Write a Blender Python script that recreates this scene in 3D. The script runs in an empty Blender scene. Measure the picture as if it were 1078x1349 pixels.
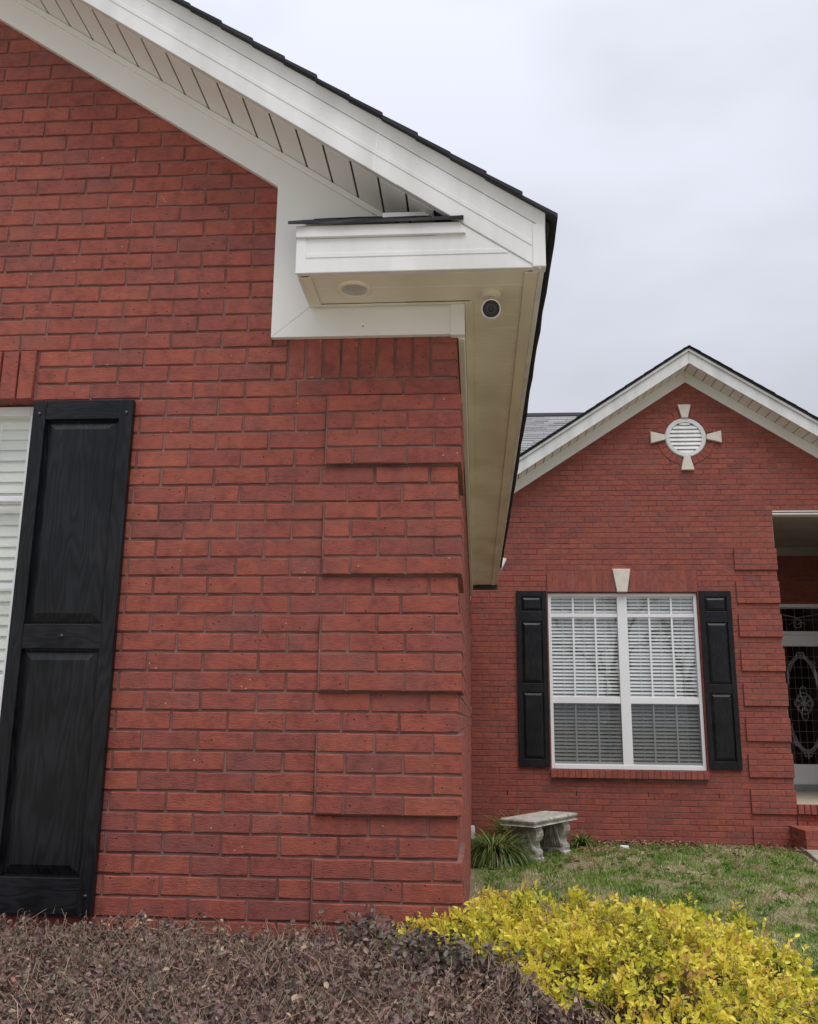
import bpy, bmesh, math, random
import numpy as np
from mathutils import Vector, Matrix

random.seed(7)
rng = np.random.default_rng(11)
R = math.radians
SC = bpy.context.scene
COL = SC.collection
G = 1.41            # all builder heights are given relative to the lens; the lawn lies at -G
D = 8.208           # distance of the recessed wing's wall behind the near gable wall

# ------------------------------------------------------------------ camera
cd = bpy.data.cameras.new('camera'); cam = bpy.data.objects.new('camera', cd); COL.objects.link(cam)
YAW, PITCH, ROLL, FPX = 0.0750, 0.2253, 0.0107, 1195.54
right = Vector((math.cos(YAW), math.sin(YAW), 0)); fwd = Vector((-math.sin(YAW), math.cos(YAW), 0)); up = Vector((0, 0, 1))
f2 = fwd*math.cos(PITCH)+up*math.sin(PITCH); u2 = up*math.cos(PITCH)-fwd*math.sin(PITCH)
r3 = right*math.cos(ROLL)+u2*math.sin(ROLL); u3 = u2*math.cos(ROLL)-right*math.sin(ROLL)
CAM = Vector((0.066, -3.2313, -0.0209))
m = Matrix((r3, u3, -f2)).transposed().to_4x4(); m.translation = CAM+Vector((0, 0, G))
cam.matrix_world = m
cd.sensor_fit = 'HORIZONTAL'; cd.sensor_width = 36; cd.lens = FPX/1078*36
cd.clip_start = .05; cd.clip_end = 2000
SC.camera = cam

def project(x, y, z):
    d = Vector((x, y, z))-CAM; w = d.dot(f2)
    return 539+FPX*d.dot(r3)/w, 674.5-FPX*d.dot(u3)/w

# ------------------------------------------------------------------ sky and sun (overcast)
SUN_EL, SUN_AZ = R(66), R(152)      # azimuth from +Y towards +X: behind the camera, a little to the right
world = bpy.data.worlds.new('World'); SC.world = world; world.use_nodes = True
wt = world.node_tree; wn = wt.nodes; wl = wt.links; wn.clear()
out = wn.new('ShaderNodeOutputWorld'); bg = wn.new('ShaderNodeBackground'); bg.inputs['Strength'].default_value = .1
sky = wn.new('ShaderNodeTexSky'); sky.sky_type = 'NISHITA'; sky.sun_disc = False
sky.sun_elevation = SUN_EL; sky.sun_rotation = SUN_AZ; sky.air_density = 1.5; sky.dust_density = 4
tc = wn.new('ShaderNodeTexCoord'); sep = wn.new('ShaderNodeSeparateXYZ'); wl.new(tc.outputs['Generated'], sep.inputs[0])
mp = wn.new('ShaderNodeMapping'); mp.inputs['Scale'].default_value = (1.3, 1.3, 3.0); wl.new(tc.outputs['Generated'], mp.inputs[0])
nz = wn.new('ShaderNodeTexNoise'); nz.inputs['Scale'].default_value = 1.6; nz.inputs['Detail'].default_value = 4; nz.inputs['Roughness'].default_value = .5
wl.new(mp.outputs[0], nz.inputs['Vector'])
cr = wn.new('ShaderNodeValToRGB'); wl.new(nz.outputs['Fac'], cr.inputs[0])
cr.color_ramp.elements[0].position = .33; cr.color_ramp.elements[0].color = (.60, .62, .685, 1)
cr.color_ramp.elements[1].position = .6; cr.color_ramp.elements[1].color = (.735, .757, .855, 1)
gr = wn.new('ShaderNodeMapRange'); gr.inputs['From Min'].default_value = 0; gr.inputs['From Max'].default_value = 1
gr.inputs['To Min'].default_value = 4.0; gr.inputs['To Max'].default_value = 9.6; wl.new(sep.outputs['Z'], gr.inputs['Value'])
mul = wn.new('ShaderNodeVectorMath'); mul.operation = 'SCALE'; wl.new(cr.outputs[0], mul.inputs[0]); wl.new(gr.outputs[0], mul.inputs['Scale'])
mx = wn.new('ShaderNodeMix'); mx.data_type = 'RGBA'; mx.inputs['Factor'].default_value = .96
wl.new(sky.outputs[0], mx.inputs['A']); wl.new(mul.outputs[0], mx.inputs['B'])
wl.new(mx.outputs['Result'], bg.inputs['Color']); wl.new(bg.outputs[0], out.inputs[0])

sd = bpy.data.lights.new('sun', 'SUN'); sd.energy = 1.5; sd.angle = R(45); sd.color = (1, .97, .93)
sun = bpy.data.objects.new('sun', sd); COL.objects.link(sun)
sv = Vector((math.sin(SUN_AZ)*math.cos(SUN_EL), math.cos(SUN_AZ)*math.cos(SUN_EL), math.sin(SUN_EL)))
sun.rotation_euler = (-sv).to_track_quat('-Z', 'Y').to_euler(); sun.location = (4, -6, 12)
SC.view_settings.view_transform = 'Standard'; SC.view_settings.look = 'None'
SC.cycles.max_bounces = 12; SC.cycles.diffuse_bounces = 7; SC.cycles.transparent_max_bounces = 16
SC.view_settings.exposure = 0.70; SC.view_settings.gamma = 1; SC.view_settings.use_curve_mapping = False

# ------------------------------------------------------------------ materials
def nodes(name):
    M = bpy.data.materials.new(name); M.use_nodes = True
    t = M.node_tree; b = t.nodes['Principled BSDF']
    return M, t, b
def N(t, kind, **kw):
    n = t.nodes.new(kind)
    for k, v in kw.items():
        if k in n.inputs.keys(): n.inputs[k].default_value = v
        else: setattr(n, k, v)
    return n
def ramp(t, stops, src=None, interp='LINEAR'):
    n = t.nodes.new('ShaderNodeValToRGB'); c = n.color_ramp; c.interpolation = interp
    while len(c.elements) < len(stops): c.elements.new(.5)
    for e, (p, col) in zip(c.elements, stops):
        e.position = p; e.color = (*col, 1) if len(col) == 3 else col
    if src is not None: t.links.new(src, n.inputs[0])
    return n
def mixc(t, fac, a, b, mode='MIX'):
    n = t.nodes.new('ShaderNodeMix'); n.data_type = 'RGBA'; n.blend_type = mode
    for s, v in (('Factor', fac), ('A', a), ('B', b)):
        if hasattr(v, 'is_linked'): t.links.new(v, n.inputs[s])
        else: n.inputs[s].default_value = v if s == 'Factor' else (*v, 1)
    return n.outputs['Result']
def bump(t, b, h, strength, dist=.002):
    n = N(t, 'ShaderNodeBump', Strength=strength, Distance=dist); t.links.new(h, n.inputs['Height']); t.links.new(n.outputs[0], b.inputs['Normal'])

def plain(name, col, rough=.5, var=.12, scale=6, metallic=0, dirt=None, bumpv=.0, bscale=60, stretch=None):
    M, t, b = nodes(name); b.inputs['Roughness'].default_value = rough; b.inputs['Metallic'].default_value = metallic
    g = N(t, 'ShaderNodeNewGeometry'); v = g.outputs['Position']
    if stretch:
        mpn = N(t, 'ShaderNodeMapping'); mpn.inputs['Scale'].default_value = stretch; t.links.new(v, mpn.inputs[0]); v = mpn.outputs[0]
    n = N(t, 'ShaderNodeTexNoise', Scale=scale, Detail=5.0); t.links.new(v, n.inputs['Vector'])
    d = dirt or tuple(c*(1-var*2) for c in col)
    r = ramp(t, [(.3, d), (.62, col)], n.outputs['Fac']); t.links.new(r.outputs[0], b.inputs['Base Color'])
    if bumpv:
        n2 = N(t, 'ShaderNodeTexNoise', Scale=bscale, Detail=4.0); t.links.new(v, n2.inputs['Vector']); bump(t, b, n2.outputs['Fac'], bumpv)
    return M

def brick_mat():
    M, t, b = nodes('red_brick'); L = t.links
    oi = N(t, 'ShaderNodeObjectInfo'); at = N(t, 'ShaderNodeAttribute', attribute_name='rnd')
    ad = N(t, 'ShaderNodeMath', operation='ADD'); L.new(oi.outputs['Random'], ad.inputs[0]); L.new(at.outputs['Fac'], ad.inputs[1])
    fr = N(t, 'ShaderNodeMath', operation='FRACT'); L.new(ad.outputs[0], fr.inputs[0]); rnd = fr.outputs[0]
    base = ramp(t, [(0, (.22, .061, .050)), (.12, (.258, .065, .048)), (.35, (.278, .069, .048)), (.65, (.294, .073, .049)), (.88, (.318, .084, .055)), (1, (.235, .065, .052))], rnd)
    geo = N(t, 'ShaderNodeNewGeometry')
    sc = N(t, 'ShaderNodeMath', operation='MULTIPLY'); sc.inputs[1].default_value = 37; L.new(rnd, sc.inputs[0])
    off = N(t, 'ShaderNodeVectorMath', operation='ADD'); L.new(geo.outputs['Position'], off.inputs[0]); L.new(sc.outputs[0], off.inputs[1])
    v = off.outputs[0]
    n1 = N(t, 'ShaderNodeTexNoise', Scale=19.0, Detail=8.0, Roughness=.70); L.new(v, n1.inputs['Vector'])
    c1 = mixc(t, 1.0, base.outputs[0], ramp(t, [(.28, (.60, .60, .66)), (.5, (1, 1, 1)), (.74, (1.30, 1.26, 1.12))], n1.outputs['Fac']).outputs[0], 'MULTIPLY')
    # wire-cut drag: fine streaks along the brick
    mpn = N(t, 'ShaderNodeMapping'); mpn.inputs['Scale'].default_value = (35, 35, 260); L.new(v, mpn.inputs[0])
    n2 = N(t, 'ShaderNodeTexNoise', Scale=1.0, Detail=4.0); L.new(mpn.outputs[0], n2.inputs['Vector'])
    c2 = mixc(t, 1.0, c1, ramp(t, [(.35, (.86, .85, .85)), (.6, (1.07, 1.06, 1.05))], n2.outputs['Fac']).outputs[0], 'MULTIPLY')
    # iron spots and pale grit
    vo = N(t, 'ShaderNodeTexVoronoi', Scale=46.0); L.new(v, vo.inputs['Vector'])
    vs = N(t, 'ShaderNodeSeparateColor'); L.new(vo.outputs['Color'], vs.inputs[0])
    near = ramp(t, [(.09, (1, 1, 1)), (.16, (0, 0, 0))], vo.outputs['Distance'])
    pick = ramp(t, [(.76, (0, 0, 0)), (.77, (1, 1, 1))], vs.outputs[0], 'CONSTANT')
    spot = N(t, 'ShaderNodeMath', operation='MULTIPLY'); L.new(near.outputs[0], spot.inputs[0]); L.new(pick.outputs[0], spot.inputs[1])
    c3 = mixc(t, spot.outputs[0], c2, (.035, .016, .016))
    pick2 = ramp(t, [(.95, (0, 0, 0)), (.955, (1, 1, 1))], vs.outputs[1], 'CONSTANT')
    sp2 = N(t, 'ShaderNodeMath', operation='MULTIPLY'); L.new(near.outputs[0], sp2.inputs[0]); L.new(pick2.outputs[0], sp2.inputs[1])
    c4 = mixc(t, sp2.outputs[0], c3, (.5, .33, .25))
    # grey mortar smear and weather film, irregular
    n5 = N(t, 'ShaderNodeTexNoise', Scale=5.0, Detail=7.0, Roughness=.7); L.new(geo.outputs['Position'], n5.inputs['Vector'])
    sm = ramp(t, [(.50, (0, 0, 0)), (.72, (.50, .50, .50))], n5.outputs['Fac'])
    c5 = mixc(t, sm.outputs[0], c4, (.165, .083, .078))
    L.new(c5, b.inputs['Base Color']); b.inputs['Roughness'].default_value = .82
    n4 = N(t, 'ShaderNodeTexNoise', Scale=240.0, Detail=3.0); L.new(v, n4.inputs['Vector'])
    h1 = N(t, 'ShaderNodeMath', operation='MULTIPLY_ADD'); L.new(n2.outputs['Fac'], h1.inputs[0]); h1.inputs[1].default_value = .7; L.new(n4.outputs['Fac'], h1.inputs[2])
    h2 = N(t, 'ShaderNodeMath', operation='SUBTRACT'); L.new(h1.outputs[0], h2.inputs[0]); L.new(spot.outputs[0], h2.inputs[1])
    bump(t, b, h2.outputs[0], .95, .002)
    return M
def leaf_mat(name, stops, rough=.5, trans=.25):
    M, t, b = nodes(name); L = t.links
    at = N(t, 'ShaderNodeAttribute', attribute_name='rnd')
    r = ramp(t, stops, at.outputs['Fac']); L.new(r.outputs[0], b.inputs['Base Color']); b.inputs['Roughness'].default_value = rough
    tr = N(t, 'ShaderNodeBsdfTranslucent'); L.new(r.outputs[0], tr.inputs['Color'])
    ms = N(t, 'ShaderNodeMixShader'); ms.inputs[0].default_value = trans
    L.new(b.outputs[0], ms.inputs[1]); L.new(tr.outputs[0], ms.inputs[2]); L.new(ms.outputs[0], t.nodes['Material Output'].inputs[0])
    return M
def glass_mat(name, tint=(.97, .985, .98)):
    M, t, b = nodes(name); L = t.links; t.nodes.remove(b)
    fr = N(t, 'ShaderNodeLayerWeight', Blend=.5); gl = N(t, 'ShaderNodeBsdfGlossy', Roughness=.015); tp = N(t, 'ShaderNodeBsdfTransparent')
    gl.inputs['Color'].default_value = (1, 1, 1, 1); tp.inputs['Color'].default_value = (*tint, 1)
    g = N(t, 'ShaderNodeNewGeometry'); n = N(t, 'ShaderNodeTexNoise', Scale=1.7, Detail=2.0); L.new(g.outputs['Position'], n.inputs['Vector'])
    bp = N(t, 'ShaderNodeBump', Strength=.12, Distance=.02); L.new(n.outputs['Fac'], bp.inputs['Height']); L.new(bp.outputs[0], gl.inputs['Normal'])
    pw = N(t, 'ShaderNodeMath', operation='POWER'); pw.inputs[1].default_value = 5; L.new(fr.outputs['Facing'], pw.inputs[0])
    k = N(t, 'ShaderNodeMath', operation='MULTIPLY_ADD'); k.inputs[1].default_value = .9; k.inputs[2].default_value = .11; L.new(pw.outputs[0], k.inputs[0])
    ms = N(t, 'ShaderNodeMixShader'); L.new(k.outputs[0], ms.inputs[0]); L.new(tp.outputs[0], ms.inputs[1]); L.new(gl.outputs[0], ms.inputs[2])
    L.new(ms.outputs[0], t.nodes['Material Output'].inputs[0]); return M
def screen_mat():
    M, t, b = nodes('insect_screen'); L = t.links
    b.inputs['Base Color'].default_value = (.05, .055, .06, 1); b.inputs['Roughness'].default_value = .7
    tp = N(t, 'ShaderNodeBsdfTransparent'); ms = N(t, 'ShaderNodeMixShader'); ms.inputs[0].default_value = .5
    L.new(tp.outputs[0], ms.inputs[1]); L.new(b.outputs[0], ms.inputs[2]); L.new(ms.outputs[0], t.nodes['Material Output'].inputs[0]); return M
def grain_mat(name='black_woodgrain', s1=(15, 15, 2.0), s2=(420, 420, 14)):
    M, t, b = nodes(name); L = t.links
    tcn = N(t, 'ShaderNodeTexCoord')
    mpn = N(t, 'ShaderNodeMapping'); mpn.inputs['Scale'].default_value = s1; L.new(tcn.outputs['Object'], mpn.inputs[0])
    nn = N(t, 'ShaderNodeTexNoise', Scale=.8, Detail=2.0); L.new(mpn.outputs[0], nn.inputs['Vector'])
    sx = N(t, 'ShaderNodeMath', operation='MULTIPLY'); sx.inputs[1].default_value = 11; L.new(nn.outputs['Fac'], sx.inputs[0])
    sn = N(t, 'ShaderNodeMath', operation='SINE'); sm = N(t, 'ShaderNodeMath', operation='MULTIPLY'); sm.inputs[1].default_value = 6.28
    L.new(sx.outputs[0], sm.inputs[0]); L.new(sm.outputs[0], sn.inputs[0])
    mp2 = N(t, 'ShaderNodeMapping'); mp2.inputs['Scale'].default_value = s2; L.new(tcn.outputs['Object'], mp2.inputs[0])
    n2 = N(t, 'ShaderNodeTexNoise', Scale=1.0, Detail=3.0); L.new(mp2.outputs[0], n2.inputs['Vector'])
    hs = N(t, 'ShaderNodeMath', operation='MULTIPLY_ADD'); L.new(sn.outputs[0], hs.inputs[0]); hs.inputs[1].default_value = .35; L.new(n2.outputs['Fac'], hs.inputs[2])
    n3 = N(t, 'ShaderNodeTexNoise', Scale=5.0, Detail=5.0); L.new(tcn.outputs['Object'], n3.inputs['Vector'])
    c = ramp(t, [(.3, (.0045, .005, .006)), (.7, (.0105, .011, .013))], n3.outputs['Fac'])
    cg = mixc(t, 1.0, c.outputs[0], ramp(t, [(.0, (.45, .45, .45)), (.8, (1.45, 1.45, 1.5))], hs.outputs[0]).outputs[0], 'MULTIPLY'); L.new(cg, b.inputs['Base Color'])
    rr = ramp(t, [(.3, (.27, .27, .27)), (.7, (.40, .40, .40))], n3.outputs['Fac']); L.new(rr.outputs[0], b.inputs['Roughness']); b.inputs['Specular IOR Level'].default_value = .30
    bump(t, b, hs.outputs[0], .30, .0014); return M
def shingle_mat(name, a, bcol):
    M, t, b = nodes(name); L = t.links
    at = N(t, 'ShaderNodeAttribute', attribute_name='rnd'); oi = N(t, 'ShaderNodeObjectInfo')
    ad = N(t, 'ShaderNodeMath', operation='ADD'); L.new(at.outputs['Fac'], ad.inputs[0]); L.new(oi.outputs['Random'], ad.inputs[1])
    fr = N(t, 'ShaderNodeMath', operation='FRACT'); L.new(ad.outputs[0], fr.inputs[0])
    r = ramp(t, [(0, a), (1, bcol)], fr.outputs[0])
    g = N(t, 'ShaderNodeNewGeometry'); n = N(t, 'ShaderNodeTexNoise', Scale=300.0, Detail=2.0); L.new(g.outputs['Position'], n.inputs['Vector'])
    c = mixc(t, 1.0, r.outputs[0], ramp(t, [(.3, (.6, .6, .6)), (.7, (1.35, 1.35, 1.35))], n.outputs['Fac']).outputs[0], 'MULTIPLY')
    L.new(c, b.inputs['Base Color']); b.inputs['Roughness'].default_value = .95; bump(t, b, n.outputs['Fac'], .6, .003); return M
def ground_mat():
    M, t, b = nodes('lawn_soil'); L = t.links
    g = N(t, 'ShaderNodeNewGeometry')
    n = N(t, 'ShaderNodeTexNoise', Scale=2.2, Detail=6.0, Roughness=.65); L.new(g.outputs['Position'], n.inputs['Vector'])
    n2 = N(t, 'ShaderNodeTexNoise', Scale=45.0, Detail=5.0, Roughness=.7); L.new(g.outputs['Position'], n2.inputs['Vector'])
    c = ramp(t, [(.3, (.13, .16, .05)), (.46, (.22, .21, .10)), (.58, (.31, .245, .155)), (.72, (.26, .19, .125))], n.outputs['Fac'])
    c2 = mixc(t, 1.0, c.outputs[0], ramp(t, [(.3, (.45, .45, .45)), (.7, (1.3, 1.3, 1.3))], n2.outputs['Fac']).outputs[0], 'MULTIPLY')
    sp = N(t, 'ShaderNodeSeparateXYZ'); L.new(g.outputs['Position'], sp.inputs[0])
    yn = N(t, 'ShaderNodeMath', operation='MULTIPLY_ADD'); L.new(n.outputs['Fac'], yn.inputs[0]); yn.inputs[1].default_value = .6; L.new(sp.outputs['Y'], yn.inputs[2])
    bed = N(t, 'ShaderNodeMapRange'); bed.inputs['From Min'].default_value = 8.05; bed.inputs['From Max'].default_value = 8.3; L.new(yn.outputs[0], bed.inputs['Value'])
    c3 = mixc(t, bed.outputs[0], c2, mixc(t, n2.outputs['Fac'], (.10, .055, .035), (.30, .17, .11)))   # bare red-brown soil along the wall
    L.new(c3, b.inputs['Base Color']); b.inputs['Roughness'].default_value = .95; bump(t, b, n2.outputs['Fac'], .8, .02); return M

BRICK = brick_mat()
MORTAR = plain('mortar', (.250, .140, .120), .95, .2, 6, dirt=(.125, .056, .047), bumpv=.6, bscale=200)
WHITE = plain('white_trim', (.76, .765, .76), .42, scale=2.2, dirt=(.61, .615, .59), bumpv=.10, bscale=5, stretch=(3.5, 3.5, .8))
FRIEZE = plain('offwhite_trim', (.83, .825, .80), .45, scale=1.8, dirt=(.77, .76, .72))
SOFFIT = plain('cream_soffit', (.79, .75, .63), .5, scale=4, dirt=(.62, .57, .45), stretch=(1, .5, 1))
GROOVE = plain('soffit_groove', (.10, .085, .065), .9, scale=20)
CREAM = plain('cream_cast_stone', (.72, .66, .58), .75, scale=12, dirt=(.62, .56, .48), bumpv=.2, bscale=90)
VINYL = plain('white_vinyl', (.82, .83, .84), .35, scale=2, dirt=(.77, .78, .79))
BLIND = plain('white_blind', (.87, .87, .85), .45, scale=3, dirt=(.83, .83, .81))
IVORY = plain('ivory_blind', (.91, .90, .81), .45, scale=3, dirt=(.88, .87, .77))
BLACK = grain_mat()
BLACKH = grain_mat('black_woodgrain_rail', (4.0, 15, 17), (14, 420, 420))
BLACKP = plain('black_plastic', (.010, .010, .011), .3, scale=10)
DARKROOM = plain('dark_interior', (.035, .036, .036), .9, scale=1)  # near-black colour stands for the unlit space behind openings
CONC = plain('bench_concrete', (.47, .445, .39), .9, scale=14, dirt=(.21, .195, .165), bumpv=.6, bscale=120)
PAVE = plain('walk_concrete', (.36, .33, .28), .9, scale=5, dirt=(.22, .19, .15), bumpv=.4, bscale=90)
SHING = shingle_mat('dark_shingle', (.016, .017, .020), (.030, .031, .036))
SHINGG = shingle_mat('grey_shingle', (.19, .19, .195), (.32, .32, .325))
DECK = plain('roof_decking', (.06, .055, .05), .9, scale=10)
GLASS = glass_mat('window_glass')
SCREEN = screen_mat()
LEAD = plain('lead_came', (.40, .40, .39), .4, scale=30, metallic=.6)
PORCHF = plain('porch_floor_paint', (.55, .48, .36), .7, scale=6, dirt=(.44, .37, .27))
PORCHC = plain('porch_ceiling_paint', (.34, .31, .285), .6, scale=3)
TWIG = plain('tan_twig', (.46, .33, .23), .8, scale=25, dirt=(.16, .10, .075))
BARK = plain('grey_bark', (.12, .10, .085), .9, scale=12, dirt=(.07, .06, .05))
LENS = plain('frosted_lens', (.55, .56, .50), .4, scale=20)
DGREY = plain('dark_lens_ring', (.055, .055, .06), .35, scale=10)
GREY = plain('grey_metal', (.30, .30, .31), .4, scale=10, metallic=.3)
GROUND = ground_mat()

# ------------------------------------------------------------------ mesh helpers
class MB:
    def __init__(s): s.v = []; s.f = []; s.r = []
    def add(s, verts, faces, r=None):
        n = len(s.v); s.v += [tuple(v) for v in verts]; s.f += [tuple(n+i for i in f) for f in faces]
        if r is not None: s.r += [r]*len(faces)
        return s
    def box(s, x0, x1, y0, y1, z0, z1, r=None):
        return s.add([(x0, y0, z0), (x1, y0, z0), (x1, y1, z0), (x0, y1, z0), (x0, y0, z1), (x1, y0, z1), (x1, y1, z1), (x0, y1, z1)],
                     [(0, 3, 2, 1), (4, 5, 6, 7), (0, 1, 5, 4), (1, 2, 6, 5), (2, 3, 7, 6), (3, 0, 4, 7)], r)
    def prism(s, poly, y0, y1, r=None):          # polygon in x-z, extruded along y
        n = len(poly)
        vs = [(x, y0, z) for x, z in poly]+[(x, y1, z) for x, z in poly]
        return s.add(vs, [tuple(range(n)), tuple(reversed(range(n, 2*n)))]+[(i, n+i, n+(i+1) % n, (i+1) % n) for i in range(n)], r)
    def prism_x(s, poly, x0, x1, r=None):        # polygon in y-z, extruded along x
        n = len(poly)
        vs = [(x0, y, z) for y, z in poly]+[(x1, y, z) for y, z in poly]
        return s.add(vs, [tuple(range(n)), tuple(reversed(range(n, 2*n)))]+[(i, n+i, n+(i+1) % n, (i+1) % n) for i in range(n)], r)
    def prism_z(s, poly, z0, z1, r=None):
        n = len(poly)
        vs = [(x, y, z0) for x, y in poly]+[(x, y, z1) for x, y in poly]
        return s.add(vs, [tuple(range(n)), tuple(reversed(range(n, 2*n)))]+[(i, n+i, n+(i+1) % n, (i+1) % n) for i in range(n)], r)
    def tube(s, path, rad, n=6, cap=True, r=None):
        path = [Vector(p) for p in path]; rings = []
        for i, p in enumerate(path):
            t = (path[min(i+1, len(path)-1)]-path[max(i-1, 0)])
            if t.length < 1e-9: t = Vector((0, 0, 1))
            t.normalize()
            a = t.orthogonal() if abs(t.z) > .95 else t.cross(Vector((0, 0, 1))); a.normalize(); b = t.cross(a)
            rr = rad[i] if hasattr(rad, '__len__') else rad
            rings.append([p+a*math.cos(2*math.pi*k/n)*rr+b*math.sin(2*math.pi*k/n)*rr for k in range(n)])
        vs = [v for g in rings for v in g]; fs = []
        for i in range(len(path)-1):
            for k in range(n): fs.append((i*n+k, i*n+(k+1) % n, (i+1)*n+(k+1) % n, (i+1)*n+k))
        if cap: fs += [tuple(reversed(range(n))), tuple(range((len(path)-1)*n, len(path)*n))]
        return s.add(vs, fs, r)
    def lathe(s, prof, c, axis, n=32):           # prof: (radius, distance along axis)
        axis = Vector(axis).normalized(); a = axis.orthogonal().normalized(); b = axis.cross(a); c = Vector(c); vs = []; fs = []
        for rr, h in prof:
            vs += [c+axis*h+a*math.cos(2*math.pi*k/n)*rr+b*math.sin(2*math.pi*k/n)*rr for k in range(n)]
        for i in range(len(prof)-1):
            for k in range(n): fs.append((i*n+k, i*n+(k+1) % n, (i+1)*n+(k+1) % n, (i+1)*n+k))
        fs += [tuple(reversed(range(n))), tuple(range((len(prof)-1)*n, len(prof)*n))]
        return s.add(vs, fs)
    def build(s, name, mat, parent=None, bevel=0, smooth=False, label=None, kind=None, fix=True):
        me = bpy.data.meshes.new(name); me.from_pydata([(x, y, z+G) for x, y, z in s.v], [], s.f)
        if fix:
            b = bmesh.new(); b.from_mesh(me); bmesh.ops.recalc_face_normals(b, faces=b.faces); b.to_mesh(me); b.free()
        if s.r and len(s.r) == len(s.f):
            a = me.attributes.new('rnd', 'FLOAT', 'FACE'); a.data.foreach_set('value', s.r)
        me.materials.append(mat)
        if smooth: me.polygons.foreach_set('use_smooth', [True]*len(me.polygons))
        o = bpy.data.objects.new(name, me); COL.objects.link(o); attach(o, parent)
        if bevel:
            md = o.modifiers.new('bevel', 'BEVEL'); md.width = bevel; md.segments = 2; md.limit_method = 'ANGLE'; md.angle_limit = R(40)
        if label: o['label'] = label
        if kind: o['kind'] = kind
        return o

def attach(o, parent):
    if parent is None: return
    o.parent = parent
    if parent.type == 'EMPTY' and parent.parent is None: o.matrix_parent_inverse = Matrix.Translation(-parent.location)
def thing(name, label, cat, loc, group=None):
    o = bpy.data.objects.new(name, None); o.empty_display_size = .1; o.location = (loc[0], loc[1], loc[2]+G); COL.objects.link(o)
    o['label'] = label; o['category'] = cat
    if group: o['group'] = group
    return o
def part_empty(name, parent, label=None):        # a part that only gathers its pieces
    o = bpy.data.objects.new(name, None); o.empty_display_size = .05; COL.objects.link(o); attach(o, parent)
    if label: o['label'] = label
    return o
def fast_mesh(name, V, F, mat, parent=None, rnd=None, smooth=False, kind=None):
    V = np.asarray(V, np.float32).copy(); V[:, 2] += G; F = np.asarray(F, np.int32); k = F.shape[1]
    me = bpy.data.meshes.new(name); me.vertices.add(len(V)); me.vertices.foreach_set('co', V.ravel())
    me.loops.add(F.size); me.loops.foreach_set('vertex_index', F.ravel())
    me.polygons.add(len(F)); me.polygons.foreach_set('loop_start', np.arange(0, F.size, k, dtype=np.int32))
    try: me.polygons.foreach_set('loop_total', np.full(len(F), k, np.int32))
    except Exception: pass
    me.update(calc_edges=True)
    if rnd is not None:
        a = me.attributes.new('rnd', 'FLOAT', 'FACE'); a.data.foreach_set('value', np.asarray(rnd, np.float32))
    if smooth: me.polygons.foreach_set('use_smooth', np.ones(len(F), bool))
    me.materials.append(mat); me.validate()
    o = bpy.data.objects.new(name, me); COL.objects.link(o); attach(o, parent)
    if kind: o['kind'] = kind
    return o

# ------------------------------------------------------------------ ground
def ground():
    mb = MB(); n = 60; S = 300
    xs = np.concatenate([np.linspace(-S, -12, 8), np.linspace(-10, 14, n), np.linspace(16, S, 8)])
    ys = np.concatenate([np.linspace(-S, -10, 8), np.linspace(-8, 14, n), np.linspace(16, S, 8)])
    def hz(x, y):
        if abs(x) > 16 or y < -9 or y > 15: return 0.
        return .018*math.sin(1.7*x+.4)*math.cos(1.3*y)+.012*math.sin(3.9*x+2*y)
    vs = [(x, y, -G+hz(x, y)) for y in ys for x in xs]; w = len(xs)
    fs = [(j*w+i, j*w+i+1, (j+1)*w+i+1, (j+1)*w+i) for j in range(len(ys)-1) for i in range(w-1)]
    mb.add(vs, fs); o = mb.build('ground', GROUND, smooth=True, kind='structure'); o['label'] = 'patchy brown and green lawn ground around the brick house'
    return hz
HZ = ground()

# ------------------------------------------------------------------ the house
HOUSE = thing('brick_house', 'red brick house with white gables, dark shutters and grey shingle roof', 'house', (0, 0, -G))
L_, H_ = .2032, .0689
Q = .018
Z1 = .8993                                         # a bed joint of the near wall (underside of the top full quoin)
JT = .0090                                         # joint width
BW, BH = L_-JT, H_-JT

def brick_template(w, h, depth, seed):
    r = random.Random(seed); nx = 5 if w > .12 else 3; ch = .0026
    j = lambda a: (r.random()-.5)*2*a
    def ring(inset, y, amp):
        top = [(-w/2+inset+(w-2*inset)*i/(nx-1)+(j(amp) if 0 < i < nx-1 else 0), h/2-inset+j(amp)) for i in range(nx)]
        bot = [(-w/2+inset+(w-2*inset)*i/(nx-1)+(j(amp) if 0 < i < nx-1 else 0), -h/2+inset+j(amp)) for i in range(nx)]
        return [(x+j(amp*.7), y, z) for x, z in top], [(x+j(amp*.7), y, z) for x, z in bot]
    t0, b0 = ring(ch, 0, .0017); t1, b1 = ring(0, ch*.8, .0015)
    tb = [(x, depth, z) for x, _, z in t1]; bb = [(x, depth, z) for x, _, z in b1]
    V = t0+b0+t1+b1+tb+bb; F = []
    T0, B0, T1, B1, T2, B2 = [list(range(k*nx, k*nx+nx)) for k in range(6)]
    for i in range(nx-1): F.append((T0[i], B0[i], B0[i+1], T0[i+1]))
    def loop(T, B): return T+B[::-1]
    for A, Bq in ((loop(T0, B0), loop(T1, B1)), (loop(T1, B1), loop(T2, B2))):
        n = len(A)
        for i in range(n): F.append((A[i], A[(i+1) % n], Bq[(i+1) % n], Bq[i]))
    return V, F
DEPTH = .09
TEMPL = {'full': [brick_template(BW, BH, DEPTH, 100+i) for i in range(9)], 'half': [brick_template(BW/2-.002, BH, DEPTH, 200+i) for i in range(6)],
         'soldier': [brick_template(BH, 3*H_-JT, DEPTH, 300+i) for i in range(5)]}
TW = {'full': BW, 'half': BW/2-.002, 'soldier': BH}
BMESH = {}
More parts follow.
